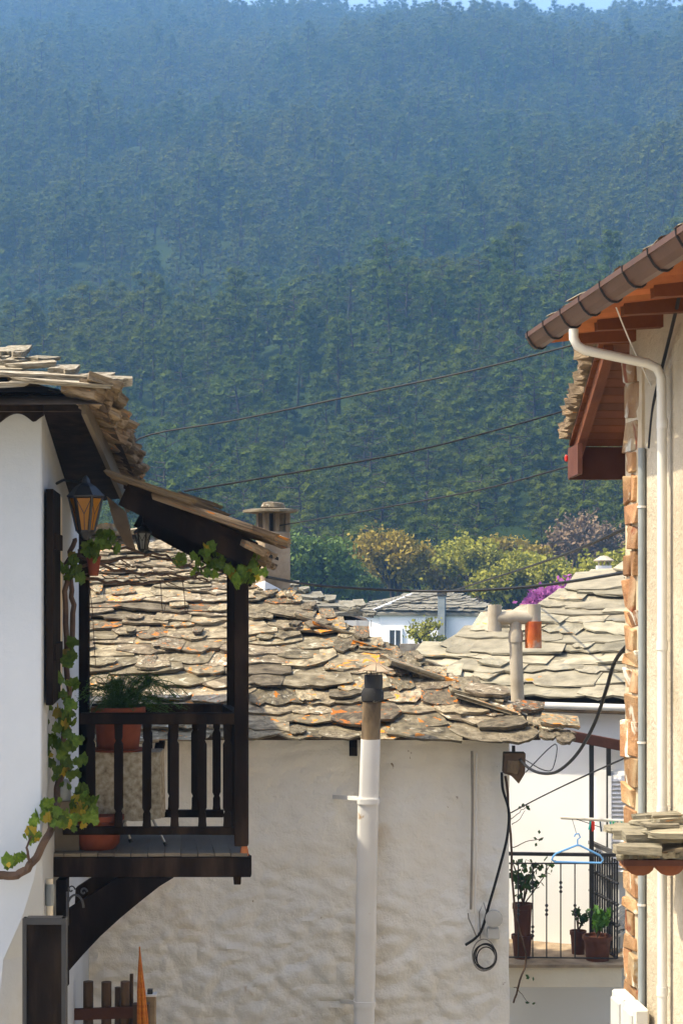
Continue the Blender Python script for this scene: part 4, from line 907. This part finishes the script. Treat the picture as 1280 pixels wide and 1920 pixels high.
MB().prism([(bx(448) - .03, BY + .06, bz(1337) - .07), (bx(448) + .03, BY + .06, bz(1337) - .07), (bx(448) + .03 + bs_, BB - .04, bz(1337) - .07), (bx(448) - .03 + bs_, BB - .04, bz(1337) - .07)], Z * .065).build('end_rail', m_dwood, balc)
MB().add([(bx(428), 12.5, bz(1646)), (bx(446), 12.5, bz(1646)), (bx(446), 12.58, bz(1646)), (bx(428), 12.58, bz(1646)), (bx(431), 12.51, bz(1680)), (bx(444), 12.51, bz(1680)), (bx(444), 12.57, bz(1680)), (bx(431), 12.57, bz(1680))], [(3, 2, 1, 0), (4, 5, 6, 7), (0, 1, 5, 4), (1, 2, 6, 5), (2, 3, 7, 6), (3, 0, 4, 7)]).build('pendant', m_dwood, balc)
bpoly = [(128, 1704), (222, 1644), (326, 1644), (300, 1660), (262, 1690), (226, 1720), (190, 1753), (158, 1787), (124, 1826)]
for Yp, sh_ in ((BY - .03, 0), (BB - .1, -.07)):
    MB().prism([Vector((bx(a_) + sh_, Yp, bz(b_) - .002)) for a_, b_ in bpoly], Yv * .11).build('bracket', m_dwood, balc)
MB().box(bx(108), bx(127), BY - .06, BY + .08, bz(1850), bz(1648)).build('wall_plate', m_dwood, balc)
# balcony roof: falls to the right, rake towards the camera
RY0, RY1 = 11.85, 14.1; ra, rb2 = P(232, 903, RY0), P(500, 1031, RY0); rd = (rb2 - ra); Dv = Vector((0, RY1 - RY0, 0))
bro = MB().prism([ra - Z * .02, rb2 - Z * .02, rb2 - Z * .02 + Dv, ra - Z * .02 + Dv], -Z * .025).build('balcony_roof', m_dwood, lh)
MB().bar(ra + Vector((.0, .03, -.075)), ra + rd * .90 + Vector((0, .03, -.075)), .05, .17).build('bargeboard', m_dwood, bro)
for j in range(1, 6):
    yy = RY0 + .06 + j * .40; MB().bar(Vector((ra.x + .03, yy, ra.z)) - Z * .09 - Vector((0, 0, 0)), Vector((rb2.x - .22, yy, rb2.z)) + Z * .02 - Z * .0, .06, .11).build('rafter', m_dwood, bro)
MB().bar(Vector((bx(450), RY0 + .1, P(0, 1046, BY).z + .0)), Vector((bx(450) + bs_ * 1.5, RY1 - .2, P(0, 1046, BY).z)), .09, .10).build('wall_beam', m_dwood, bro)
MB().bar(ra + Dv + Vector((-.12, 0, -.09)), ra + rd * .84 + Dv + Vector((0, 0, -.19)), .05, .30).build('rear_board', m_dwood, bro)
MB().prism([P(200, 930, 13.6), P(236, 960, 13.6), P(254, 1032, 13.6), P(240, 1030, 13.6), P(215, 985, 13.6)], Yv * .04).build('gable_panel', m_chim, bro)
Vr = -rd.normalized(); Ur = Vector((0, 1, 0)); Nr = Vr.cross(Ur); Nr = Nr if Nr.z > 0 else -Nr
it = []
if Ur.cross(Vr).dot(Nr) < 0: Ur = -Ur
o1 = rb2 + Vector((0, RY1 - RY0 if Ur.y < 0 else 0, 0))
it = lay(o1 - Nr * .03, Ur, Vr, Nr, rd.length - .45, lambda v: (-.04, RY1 - RY0 + .06), S_dark, .30, (.3, .6), .036, r, jit=.05, extra=.35, rot=6)
for i in range(6):                                                             # heavy broken slabs at the low end
    p = rb2 + Vector((r.uniform(-.05, .04), .10 + .3 * i, -.045 - .035 * (i % 3)))
    it.append((smat(p, Ur, Vr, Nr, r.uniform(.3, .45), r.uniform(.2, .28), .05, R(r.uniform(-20, 20)), .02), r.choice(S_dark), 1))
emit(bro, it, 'slate', 150)

# ------------------------------------------------------------------ lanterns, pots, table, vine
def lantern(c0, sc_, glass, label, name='wall_lantern'):
    o = thing(name, c0, label, 'lantern'); n = 6; R1, R0, H = .105 * sc_, .055 * sc_, .215 * sc_; c0 = Vector(c0)
    ring = lambda rr, zz, ph=0: [c0 + Vector((math.cos(2 * math.pi * (k + ph) / n) * rr, math.sin(2 * math.pi * (k + ph) / n) * rr, zz)) for k in range(n)]
    lo_, hi_ = ring(R0, 0), ring(R1, H)
    for k in range(n):
        j = (k + 1) % n; q_ = [lo_[k], lo_[j], hi_[j], hi_[k]]; cc = sum(q_, Vector()) / 4
        q_ = [cc + (v - cc) * .93 for v in q_]; nrm = (q_[1] - q_[0]).cross(q_[3] - q_[0]).normalized() * .004
        MB().prism(q_, -nrm).build('pane', glass, o)
        b = MB().bar(lo_[k], hi_[k], .016 * sc_, .016 * sc_); b.bar(cc + (hi_[k] - cc) * .8, cc, .004, .004).bar(cc + (hi_[j] - cc) * .8, cc, .004, .004).bar(cc, (lo_[k] + lo_[j]) / 2, .004, .004)
        b.build('frame_bar', m_black, o)
    MB().lathe(c0 + Z * H, [(R1 * 1.12, 0), (R1 * 1.16, .01), (R1 * .62, .07 * sc_), (R1 * .3, .09 * sc_), (R1 * .22, .12 * sc_), (.006, .14 * sc_)], 6).build('cap', m_black, o)
    MB().lathe(c0 - Z * .055 * sc_, [(.012 * sc_, 0), (.03 * sc_, .02 * sc_), (R0 * 1.05, .05 * sc_), (R0 * 1.05, .062 * sc_)], 6).build('finial', m_black, o)
    return o
lan = lantern(P(161, 996, 11.55), 1.0, m_amber, 'black iron lantern with amber panes under the house eave')
MB().tube([P(161, 928, 11.55) + Z * .10, P(150, 905, 11.6), P(120, 900, 11.62), Vector((cX - .02, 11.7, P(0, 905, 11.6).z))], .01, 6).build('arm', m_black, lan)
l2 = lantern(P(268, 1030, 13.2), .55, m_pglass, 'small black lantern with pale panes under the balcony roof'); MB().tube([P(268, 1030, 13.2) + Z * .18, P(268, 1030, 13.2) + Z * .42], .004, 5).build('chain', m_black, l2)
hp_ = thing('hanging_pot', P(176, 1080, 11.9), 'little orange tapered pot hanging below the amber lantern', 'hanging pot')
MB().lathe(P(176, 1080, 11.9), [(.028, 0), (.032, .01), (.046, .11), (.05, .115), (.05, .13), (.04, .125)], 16).build('pot', m_terra, hp_, smooth=True)
for a in (0, 2.1, 4.2): MB().tube([P(176, 1080, 11.9) + Vector((math.cos(a) * .045, math.sin(a) * .045, .12)), P(172, 1012, 11.9)], .003, 4).build('cord', m_cable, hp_)
# cloth-covered stand on folding legs, with the fern pot on it
TY = 12.42; kt = TY / F; tz = P(0, 1407, TY).z
tb = thing('cloth_covered_table', P(240, 1600, TY), 'small folding table under a mottled cloth on the timber balcony', 'table')
x0c, x1c = P(176, 0, TY).x, P(304, 0, TY).x
b = MB(); n = 40; zlo = P(0, 1531, TY).z; ring_ = []
def rect(t):
    per = [(x0c, TY - .14), (x1c, TY - .14), (x1c, TY + .14), (x0c, TY + .14)]; k_ = int(t * 4) % 4; f_ = t * 4 - int(t * 4); a_, b_ = per[k_], per[(k_ + 1) % 4]
    return a_[0] + (b_[0] - a_[0]) * f_, a_[1] + (b_[1] - a_[1]) * f_
for lev in range(6):
    for k in range(n):
        x, y = rect(k / n); f_ = lev / 5; wv_ = math.sin(k * 1.9) * .008 * f_
        b.v.append(Vector((x + (x - (x0c + x1c) / 2) * .03 * f_ + wv_, y + (y - TY) * .12 * f_ + wv_, tz - (tz - zlo) * f_ + math.sin(k * .7) * .012 * f_)))
for lev in range(5):
    for k in range(n): b.f.append((lev * n + k, lev * n + (k + 1) % n, (lev + 1) * n + (k + 1) % n, (lev + 1) * n + k))
b.f.append(tuple(range(n))); b.build('cloth', m_cloth, tb)
MB().box(x0c + .01, x1c - .01, TY - .13, TY + .13, tz - .03, tz - .006).build('tabletop', m_plank, tb)
for pxa, pya, pxb, pyb, yy in ((262, 1500, 204, 1597, -.1), (220, 1500, 246, 1592, .08), (268, 1500, 312, 1596, -.08)):
    a_, b_ = P(pxa, pya, TY + yy), P(pxb, pyb, TY + yy); b_.z = dk + .004; MB().tube([a_, b_], .009, 8).build('leg', m_steel, tb, smooth=True); MB().tube([b_ + (a_ - b_) * .08, b_], .014, 8).build('rubber_foot', m_black, tb)
pc_ = P(222, 0, TY); fp = pot('flower_pot', (pc_.x, TY, tz + .001), 38 * kt, 48 * kt, 82 * kt, m_terra, 'large terracotta pot of feathery fern on the cloth-covered table')
MB().lathe((pc_.x, TY, tz + .001), [(52 * kt, 0), (55 * kt, .012), (50 * kt, .014)], 20).build('saucer', m_terra, fp, smooth=True)
r = random.Random(3); fo = thing('fern', (pc_.x, TY, tz + 70 * kt), 'feathery asparagus fern spilling over the large terracotta pot', 'plant'); stm, frd = MB(), MB(); c0 = Vector((pc_.x, TY, tz + 72 * kt))
for i in range(80):
    a = r.uniform(0, 6.28); L_ = r.uniform(.18, .42); up_ = r.uniform(.03, .22); e = Vector((math.cos(a) * L_ + .10, math.sin(a) * L_ * .55, 0)); pts_ = []
    for k in range(9):
        t = k / 8; pts_.append(c0 + e * t + Z * (up_ * math.sin(t * 2.4) * 1.3 - .05 * t * t))
    stm.tube(pts_, [.003] * 9, 3, False)
    for k in range(1, 9):
        for _ in range(15):
            p = pts_[k - 1].lerp(pts_[k], r.random()) + Vector((r.gauss(0, .016), r.gauss(0, .016), r.gauss(0, .014))); d_ = Vector((r.uniform(-1, 1), r.uniform(-1, 1), r.uniform(-.5, .7))).normalized() * r.uniform(.012, .028); w_ = d_.orthogonal().normalized() * .0026
            frd.add([p - w_, p + w_, p + d_], [(0, 1, 2)])
stm.build('stem', m_fern, fo); frd.build('fronds', m_fern, fo)
bp = P(182, 0, 12.25); kbp = 12.25 / F
pb_ = MB().lathe((bp.x, 12.25, dk), [(34 * kbp, 0), (42 * kbp, .04), (47 * kbp, 52 * kbp), (51 * kbp, 54 * kbp), (51 * kbp, 64 * kbp), (44 * kbp, 64 * kbp)], 24).build('bowl_planter', m_terra, None, smooth=True)
tag(pb_, 'wide orange terracotta bowl standing on the balcony planks', 'flower pot'); MB().lathe((bp.x, 12.25, dk + 56 * kbp), [(44 * kbp, 0), (20 * kbp, .02)], 20).build('soil', m_under, pb_)
wc = thing('watering_can', P(112, 1500, 12.2), 'small grey watering can beside the vine on the balcony', 'watering can')
wp_ = P(118, 1500, 12.2); MB().lathe(wp_ - Z * .0, [(.055, 0), (.06, .01), (.05, .12), (.03, .14)], 16).build('body', m_grey, wc, smooth=True); MB().tube([wp_ + Vector((-.04, 0, .04)), wp_ + Vector((-.10, 0, .15)), wp_ + Vector((-.13, 0, .22))], [.014, .011, .009], 8).build('spout', m_grey, wc)
ws = MB().box(wp_.x - .12, wp_.x + .12, 12.12, 12.34, dk, wp_.z - .001).build('plant_stand', m_plank); tag(ws, 'plain plank stand carrying the grey watering can', 'stand')

# grape vine
def leaf_mesh(mat, seed):
    r_ = random.Random(seed); tips = [(0, -.05), (.30, -.22), (.38, .0), (.54, .14), (.45, .34), (.44, .62), (.27, .64), (0, .92), (-.27, .64), (-.44, .62), (-.45, .34), (-.54, .14), (-.38, .0), (-.30, -.22)]
    vv = [(x * r_.uniform(.9, 1.1), y * r_.uniform(.92, 1.08), .16 * abs(x) + r_.uniform(-.05, .05) - .12 * y * y) for x, y in tips] + [(0, .22, .02)]
    me_ = bpy.data.meshes.new('leaf'); me_.from_pydata(vv, [], [(14, i, (i + 1) % 14) for i in range(14)]); me_.update(); me_.materials.append(mat); return me_
LEAF = [leaf_mesh(m_leaf, i) for i in range(5)] + [leaf_mesh(m_leafy, 10 + i) for i in range(2)]
vine = thing('grape_vine', P(20, 1645, 10.85), 'old grape vine climbing the balcony post with fresh green leaves', 'vine')
r = random.Random(17)
def stemline(pp, rad, wob=.012, par=vine, mat=m_stem, sub=5):
    pts_ = []; P3 = [P(*p) for p in pp]
    for i in range(len(P3) - 1):
        p_1, p0_, p1_, p2_ = P3[max(0, i - 1)], P3[i], P3[i + 1], P3[min(len(P3) - 1, i + 2)]
        for k in range(sub):
            t = k / sub; v = .5 * ((2 * p0_) + (p1_ - p_1) * t + (2 * p_1 - 5 * p0_ + 4 * p1_ - p2_) * t * t + (3 * p0_ - p_1 - 3 * p1_ + p2_) * t ** 3)
            pts_.append(v + Vector((r.uniform(-1, 1), r.uniform(-1, 1), r.uniform(-1, 1))) * wob)
    pts_.append(P3[-1]); n_ = len(pts_)
    rr = [rad[0] + (rad[1] - rad[0]) * i / (n_ - 1) for i in range(n_)]
    return MB().tube(pts_, rr, 7).build('stem', mat, par, smooth=True), pts_
stemline([(-60, 1640, 10.85), (0, 1643, 10.85), (38, 1638, 10.86), (68, 1608, 10.88), (92, 1562, 10.95), (104, 1520, 11.3)], (.028, .022), .006)
stemline([(104, 1525, 11.3), (112, 1460, 11.6), (122, 1380, 11.85), (128, 1270, 11.9), (122, 1150, 11.9), (128, 1060, 11.9), (140, 1010, 11.9)], (.023, .016), .012)
stemline([(128, 1250, 11.9), (138, 1150, 11.92), (133, 1080, 11.92), (150, 1030, 11.9)], (.02, .014), .008)
stemline([(60, 1620, 10.86), (50, 1590, 10.8), (62, 1565, 10.8)], (.01, .004), .006)
for pp in ([(128, 1082, 11.92), (200, 1090, 11.95), (270, 1092, 11.95), (340, 1085, 11.98), (400, 1072, 12.0), (450, 1066, 12.02)], [(140, 1060, 11.92), (210, 1052, 11.95), (300, 1040, 11.95), (350, 1060, 11.98), (420, 1062, 12.0)], [(150, 1040, 11.9), (230, 1072, 11.95), (320, 1078, 11.95), (390, 1088, 12)], [(160, 1030, 12.0), (240, 1028, 12.2), (330, 1055, 12.4)]):
    stemline(pp, (.012, .006), .014)
for i in range(34):                                                             # bare twigs
    px = r.uniform(140, 430); py = 1068 + r.uniform(-22, 22); a = r.uniform(-1, 1); l = r.uniform(18, 60); yy = r.uniform(11.85, 12.1)
    stemline([(px, py, yy), (px + l * .5, py + a * l * .25 + 3, yy), (px + l, py + a * l * .5, yy + .03)], (.004, .002), .006, sub=2)
for px in (168, 300, 342): stemline([(px, 1088, 11.95), (px + 6, 1150, 11.95), (px + 12, 1250 if px < 200 else 1130, 11.95)], (.003, .002), .004, sub=3)
def leaves(cx_, cy_, sx_, sy_, Yc, n_, size=(10, 25), yel=.13):
    for i in range(int(n_ * 2.1)):
        p = P(cx_ + r.gauss(0, 1) * sx_, cy_ + r.gauss(0, 1) * sy_, Yc + r.uniform(-.07, .07)); s_ = r.uniform(*size) / F * Yc
        o = bpy.data.objects.new('leaf', r.choice(LEAF[5:]) if r.random() < yel else r.choice(LEAF[:5])); link(o, vine, p)
        o.rotation_euler = (R(r.uniform(60, 130)), R(r.uniform(-40, 40)), R(r.uniform(-70, 70)) + (math.pi if r.random() < .5 else 0)); o.scale = (s_, s_, s_)
for a_ in ((108, 1535, 22, 12, 10.95, 16), (152, 1525, 14, 14, 11.5, 12), (60, 1575, 9, 10, 10.84, 4), (30, 1618, 12, 8, 10.84, 4), (118, 1400, 16, 22, 11.5, 16), (115, 1345, 14, 18, 11.6, 12), (125, 1450, 18, 14, 11.5, 8), (160, 1490, 14, 10, 11.6, 7), (128, 1240, 8, 14, 11.8, 5), (132, 1060, 9, 12, 11.8, 6), (140, 1085, 8, 8, 11.8, 3), (395, 1055, 16, 12, 11.9, 14), (440, 1085, 12, 10, 11.92, 8), (470, 1068, 14, 12, 11.92, 9), (336, 1055, 7, 6, 11.9, 3), (200, 1020, 18, 10, 11.8, 7), (175, 1035, 10, 10, 11.8, 5), (130, 1300, 10, 12, 11.7, 5), (62, 1548, 4, 4, 10.84, 1)):
    leaves(*a_)
# dark framed board hanging below the balcony with its iron scroll
bd = thing('dark_board', P(84, 1920, 10.7), 'large dark framed board hanging at the house corner under the balcony', 'board'); byy = 10.62; kq = byy / F
b0, b1, c0_, c1_ = P(45, 0, byy).x, P(122, 0, byy).x, P(0, 2010, byy).z, P(0, 1722, byy).z
MB().box(b0, b1, byy, byy + .05, c0_, c1_).build('panel', m_dwood, bd)
for x0_, x1_, z0_, z1_ in ((b0 - .006, b0 + .018, c0_, c1_), (b1 - .018, b1 + .008, c0_, c1_), (b0 + .018, b1 - .018, c1_ - .035, c1_ + .006)): MB().box(x0_, x1_, byy - .012, byy + .058, z0_, z1_).build('frame', m_black, bd)
sc1 = []
for i in range(30): t = i / 29; a = math.pi * (1 - t); sc1.append(P(142 + math.cos(a) * 15, 1702 - math.sin(a) * 24, byy + .3))
b = MB().tube([P(127, 1735, byy + .3)] + sc1, .007, 6)
for cxs, cys in ((134, 1668), (157, 1672)): b.tube([P(cxs + math.cos(t * .5) * (7 - t * .45), cys - math.sin(t * .5) * (8 - t * .5), byy + .3) for t in range(13)], .005, 6)
b.tube([P(127, 1735, byy + .3), P(127, 1672, byy + .3)], .008, 6).build('iron_scroll', m_black, bd)
# picket fence, orange bundle and post at the foot of the cottage wall
kf = 14.5 / F; fn = thing('picket_fence', P(190, 2200, 14.5), 'short brown round-picket fence against the whitewashed wall', 'fence')
zg = .0
for px, w, yt in ((137, 9, 1838), (166, 19, 1840), (200, 19, 1841), (221, 11, 1851), (235, 17, 1840), (247, 7, 1826)):
    a_ = P(px, yt, 14.5 + (.06 if w < 12 else 0)); MB().tube([(a_.x - .01, a_.y, zg), (a_.x, a_.y, a_.z)], w / 2 * kf, 10).build('picket', m_brownp, fn, smooth=True)
for py in (1902, 2080): a_ = P(132, py, 14.44); b_ = P(250, py - 4, 14.44); MB().bar(a_, b_, .03, .09).build('rail', m_rwood_d, fn)
MB().box(P(250, 0, 14.45).x, P(280, 0, 14.45).x, 14.42, 14.5, zg, P(0, 1882, 14.45).z).build('end_panel', m_brownp, fn)
ob = thing('orange_bundle', P(264, 2200, 14.3), 'slender pointed orange bundle standing at the end of the pickets', 'bundle')
for k in range(6):
    a = k * 1.047; dx, dy = math.cos(a), math.sin(a)
    MB().tube([P(262, 1775, 14.3) - Z * .01 * k, P(263, 1812, 14.3) + Vector((dx, dy, 0)) * .010, P(265, 1860, 14.3) + Vector((dx, dy, 0)) * .022, P(268, 1920, 14.3) + Vector((dx, dy, 0)) * .032, P(270, 2300, 14.3) + Vector((dx, dy, 0)) * .05], [.003, .007, .012, .014, .012], 7).build('strand', m_orange, ob, smooth=True)
MB().tube([P(262, 1775, 14.3), Vector((P(270, 0, 14.3).x, 14.3, 0))], [.006, .02], 6).build('core', m_orange, ob)
gp = thing('gate_post', P(284, 2200, 14.6), 'pale square post with small cap beside the orange bundle', 'post'); a_ = P(282, 1866, 14.6)
MB().box(a_.x - .045, a_.x + .045, 14.55, 14.64, 0, a_.z).build('shaft', m_chim, gp, bevel=.004); MB().box(a_.x - .052, a_.x + .052, 14.54, 14.65, a_.z, a_.z + .014).build('cap', m_lime, gp); MB().box(a_.x - .02, a_.x + .02, 14.57, 14.62, a_.z + .014, a_.z + .05).build('knob', m_black, gp)

# ------------------------------------------------------------------ cables, lamp and coil on the cottage wall; lines overhead
def run(name, pp, rad, mat, label, cat='cable', sub=6, wob=0):
    global vine_dummy
    tmp = thing(name, P(*pp[0]), label, cat) if False else None
    P3 = [P(*p) for p in pp]; pts_ = []
    for i in range(len(P3) - 1):
        p_1, p0_, p1_, p2_ = P3[max(0, i - 1)], P3[i], P3[i + 1], P3[min(len(P3) - 1, i + 2)]
        for k in range(sub):
            t = k / sub; pts_.append(.5 * ((2 * p0_) + (p1_ - p_1) * t + (2 * p_1 - 5 * p0_ + 4 * p1_ - p2_) * t * t + (3 * p0_ - p_1 - 3 * p1_ + p2_) * t ** 3))
    pts_.append(P3[-1]); return tag(MB().tube(pts_, rad, 7).build(name, mat, None, smooth=True), label, cat)
cw = WY - .105
run('wall_conduit', [(884, 1408, cw), (885, 1500, cw), (884, 1600, cw), (882, 1705, cw)], .012, m_cableg, 'thin grey conduit running straight down the whitewashed wall')
run('wall_conduit', [(893, 1412, cw), (892, 1500, cw), (892, 1620, cw), (890, 1700, cw), (895, 1765, cw)], .008, m_flue, 'thin white cable beside the grey conduit on the whitewashed wall')
run('black_hose', [(940, 1448, cw - .02), (942, 1480, cw - .02), (953, 1520, cw - .04), (950, 1570, cw - .04), (935, 1630, cw), (918, 1690, cw), (900, 1748, cw), (872, 1772, cw)], .013, m_cable, 'dark hose hanging from the eave down the cottage corner', 'hose')
coil = thing('cable_coil', P(907, 1830, cw), 'coil of grey cable hung on the whitewashed wall', 'cable')
r = random.Random(2)
for i in range(5):
    cx_, cy_ = 906 + r.uniform(-3, 5), 1790 + r.uniform(-4, 8); rx_, ry_ = r.uniform(17, 23), r.uniform(21, 30); yy = cw - .01 * i
    pts_ = [P(cx_ + math.cos(t) * rx_, cy_ + math.sin(t) * ry_, yy) for t in [2 * math.pi * k / 28 for k in range(29)]]; MB().tube(pts_, .006, 6).build('loop', m_cableg if i % 2 else m_cable, coil, smooth=True)
for a_ in ([(895, 1762, cw), (886, 1740, cw), (878, 1722, cw), (877, 1712, cw)], [(900, 1760, cw), (898, 1710, cw), (906, 1692, cw), (912, 1712, cw)]):
    MB().tube([P(*p) for p in a_], .006, 6).build('loose_end', m_cableg, coil)
jb = MB(); jc = P(925, 1722, cw)
for v_ in MB().lathe((0, 0, 0), [(.075, 0), (.08, .01), (.08, .05), (.06, .06)], 14).v: pass
t_ = MB().lathe((0, 0, 0), [(.078, 0), (.082, .012), (.080, .05), (.055, .058)], 14)
jo = MB(); jo.v = [Vector((jc.x + v.x, WY - .09 - v.z, jc.z + v.y)) for v in t_.v]; jo.f = t_.f
jx = jo.build('junction_box', m_greyb, None, smooth=True); tag(jx, 'round grey junction box above the cable coil', 'junction box')
MB().box(jc.x - .06, jc.x + .05, WY - .13, WY - .02, jc.z - .19, jc.z - .09).build('lower_cover', m_greyb, jx, bevel=.008)
# flood lamp under the eave corner
fl2 = thing('flood_lamp', P(965, 1440, 16.55), 'weathered flood lamp fixed under the cottage eave corner', 'lamp'); q = P(968, 1440, 16.55)
MB().prism([P(945, 1412, 16.5), P(985, 1412, 16.5), P(984, 1450, 16.5), P(972, 1470, 16.5), P(958, 1455, 16.5), P(943, 1450, 16.5)], Yv * .16).build('housing', m_brownp, fl2, bevel=.006)
MB().prism([P(951, 1426, 16.485), P(974, 1426, 16.485), P(970, 1452, 16.485), P(950, 1448, 16.485)], Yv * .012).build('lens', m_soot, fl2)
MB().bar(P(962, 1412, 16.6), P(962, 1398, 16.6), .03, .03).build('bracket', m_black, fl2)
run('slung_cable', [(975, 1425, 16.5), (992, 1441, 16.0), (1015, 1450, 15.4), (1045, 1446, 14.6), (1080, 1415, 13.7), (1112, 1360, 12.8), (1135, 1295, 12.1), (1152, 1240, 11.6), (1180, 1205, 10.98)], .013, m_cable, 'cable slung from the cottage eave corner up to the stone quoins', sub=5)
run('thin_wire', [(985, 1448, 16.4), (1040, 1395, 16.0), (1036, 1440, 15.6), (1016, 1443, 15.4), (985, 1425, 16.4)], .005, m_cable, 'thin loose wire looped beside the slung cable')
run('tie_wire', [(957, 1524, 16.78), (1010, 1496, 15.5), (1080, 1462, 13.5), (1180, 1417, 11.0)], .006, m_cable, 'thin tie wire from the cottage corner to the quoins')
tw = thing('dry_creeper', P(960, 1860, 16.7), 'bare creeper stem climbing the cottage corner', 'creeper'); ty = 16.72
for pp, ra_ in (([(948, 1455, ty), (955, 1530, ty), (957, 1600, ty), (961, 1680, ty - .05), (968, 1730, ty - .05), (985, 1790, ty - .05), (975, 1840, ty - .05), (962, 1880, ty)], (.012, .009)), ([(957, 1535, ty), (972, 1522, ty), (990, 1512, ty)], (.004, .003)), ([(958, 1590, ty), (985, 1578, ty), (1018, 1570, ty)], (.005, .003)), ([(964, 1850, ty), (978, 1865, ty), (992, 1880, ty)], (.004, .002)), ([(960, 1545, ty), (975, 1535, ty), (984, 1520, ty)], (.004, .002))): stemline(pp, ra_, .008, tw, m_stem, 4)
for cx_, cy_, n_ in ((982, 1512, 8), (1015, 1570, 5), (990, 1830, 3), (995, 1878, 2)):
    lf = MB()
    for i in range(n_): quad(lf, P(cx_ + r.gauss(0, 5), cy_ + r.gauss(0, 5), ty), Vector((r.uniform(-1, 1), -1, r.uniform(-1, 1))), .022, r)
    lf.build('leaf_tuft', m_pleaf, tw)
run('overhead_line', [(248, 880, 13.4), (262, 822, 13.3), (450, 786, 12.9), (700, 734, 12.2), (900, 691, 11.7), (1092, 642, 11.1)], .006, m_cable, 'uppermost overhead line between the two eaves')
run('overhead_line', [(345, 921, 12.6), (500, 895, 12.7), (750, 851, 12.8), (920, 809, 12.9), (1072, 766, 13.0)], .0065, m_cable, 'middle overhead line from balcony roof to porch roof')
run('overhead_line', [(485, 992, 20.0), (700, 955, 17.5), (900, 918, 15), (1070, 873, 13.0)], .007, m_cable, 'overhead line from the stone chimney to the porch roof')
run('overhead_line', [(500, 1082, 12.9), (600, 1098, 14), (750, 1107, 15), (860, 1108, 14.5), (1010, 1098, 13), (1180, 1072, 10.95)], .011, m_cable, 'thick black sagging line ending at the stone quoins')
run('overhead_line', [(640, 1156, 40), (780, 1126, 33), (920, 1085, 25), (1050, 1042, 18), (1185, 985, 10.95)], .013, m_cable, 'rising line from the far garden to the stone quoins')
run('eave_cord', [(1142, 545, 9.6), (1180, 640, 10.0), (1222, 728, 10.55)], .004, m_flue, 'pale cord stretched from the gutter down to the sunny wall')
run('wall_cable', [(1290, 480, 8.9), (1262, 600, 9.8), (1240, 690, 10.2), (1224, 760, 10.45), (1216, 840, 10.55)], .010, m_cable, 'dark cable running down past the downpipe elbow')
run('wall_crack_cable', [(1240, 840, 10.35), (1236, 960, 10.35), (1242, 1010, 10.33), (1255, 1020, 10.3)], .003, m_cable, 'hair-thin cable on the sand-coloured wall')
# clothes pole, pegs and hanger
HYv = 14.3; cp_ = thing('clothes_pole', P(1120, 1536, HYv), 'white clothes pole with coloured pegs beside the quoins', 'clothes pole')
MB().tube([P(1050, 1533, HYv), P(1260, 1545, HYv + .1)], .013, 8).build('pole', m_pvc, cp_, smooth=True)
MB().tube([P(1080, 1536, HYv), P(1140, 1556, HYv), P(1260, 1610, HYv)], .003, 5).build('line', m_cable, cp_)
for i, px in enumerate((1106, 1110, 1113, 1124, 1128, 1143, 1147, 1151, 1155, 1159, 1163, 1168, 1172, 1176, 1180, 1184)):
    p = P(px, 1540, HYv) + Vector((r.uniform(-.005, .005), -.015, 0)); d_ = Vector((r.uniform(-.02, .02), 0, -r.uniform(.05, .08)))
    MB().bar(p, p + d_, .01, .012).build('peg', m_peg[1] if i in (1, 2) else m_peg[(0, 2, 0, 4, 3)[i % 5]], cp_)
hg = thing('clothes_hanger', P(1082, 1620, HYv), 'pale blue plastic hanger dangling below the clothes pole', 'hanger')
MB().tube([P(1036, 1606, HYv), P(1042, 1600, HYv), P(1080, 1585, HYv), P(1086, 1585, HYv), P(1124, 1604, HYv), P(1130, 1612, HYv), P(1126, 1618, HYv), P(1040, 1616, HYv), P(1034, 1612, HYv), P(1036, 1606, HYv)], .008, 8).build('frame', m_blue, hg, smooth=True)
MB().tube([P(1082, 1586, HYv), P(1082, 1574, HYv), P(1087, 1570, HYv), P(1084, 1563, HYv), P(1078, 1564, HYv), P(1076, 1569, HYv)], .006, 8).build('hook', m_blue, hg, smooth=True)
MB().tube([P(1080, 1563, HYv), P(1072, 1536, HYv)], .002, 4).build('thread', m_cable, hg)

# ------------------------------------------------------------------ air
mh = bpy.data.materials.new('haze'); mh.use_nodes = True; nt = mh.node_tree; nt.nodes.remove(nt.nodes['Principled BSDF'])
pv = nt.nodes.new('ShaderNodeVolumePrincipled'); pv.inputs['Color'].default_value = (.27, .56, 1.0, 1); pv.inputs['Density'].default_value = .00056; pv.inputs['Anisotropy'].default_value = .2
nt.links.new(pv.outputs[0], nt.nodes['Material Output'].inputs['Volume'])
hb = MB().box(-1700, 1700, -60, 2700, -2, 310).build('haze', mh); tag(hb, 'blue air haze filling the valley', 'haze', None, 'stuff')
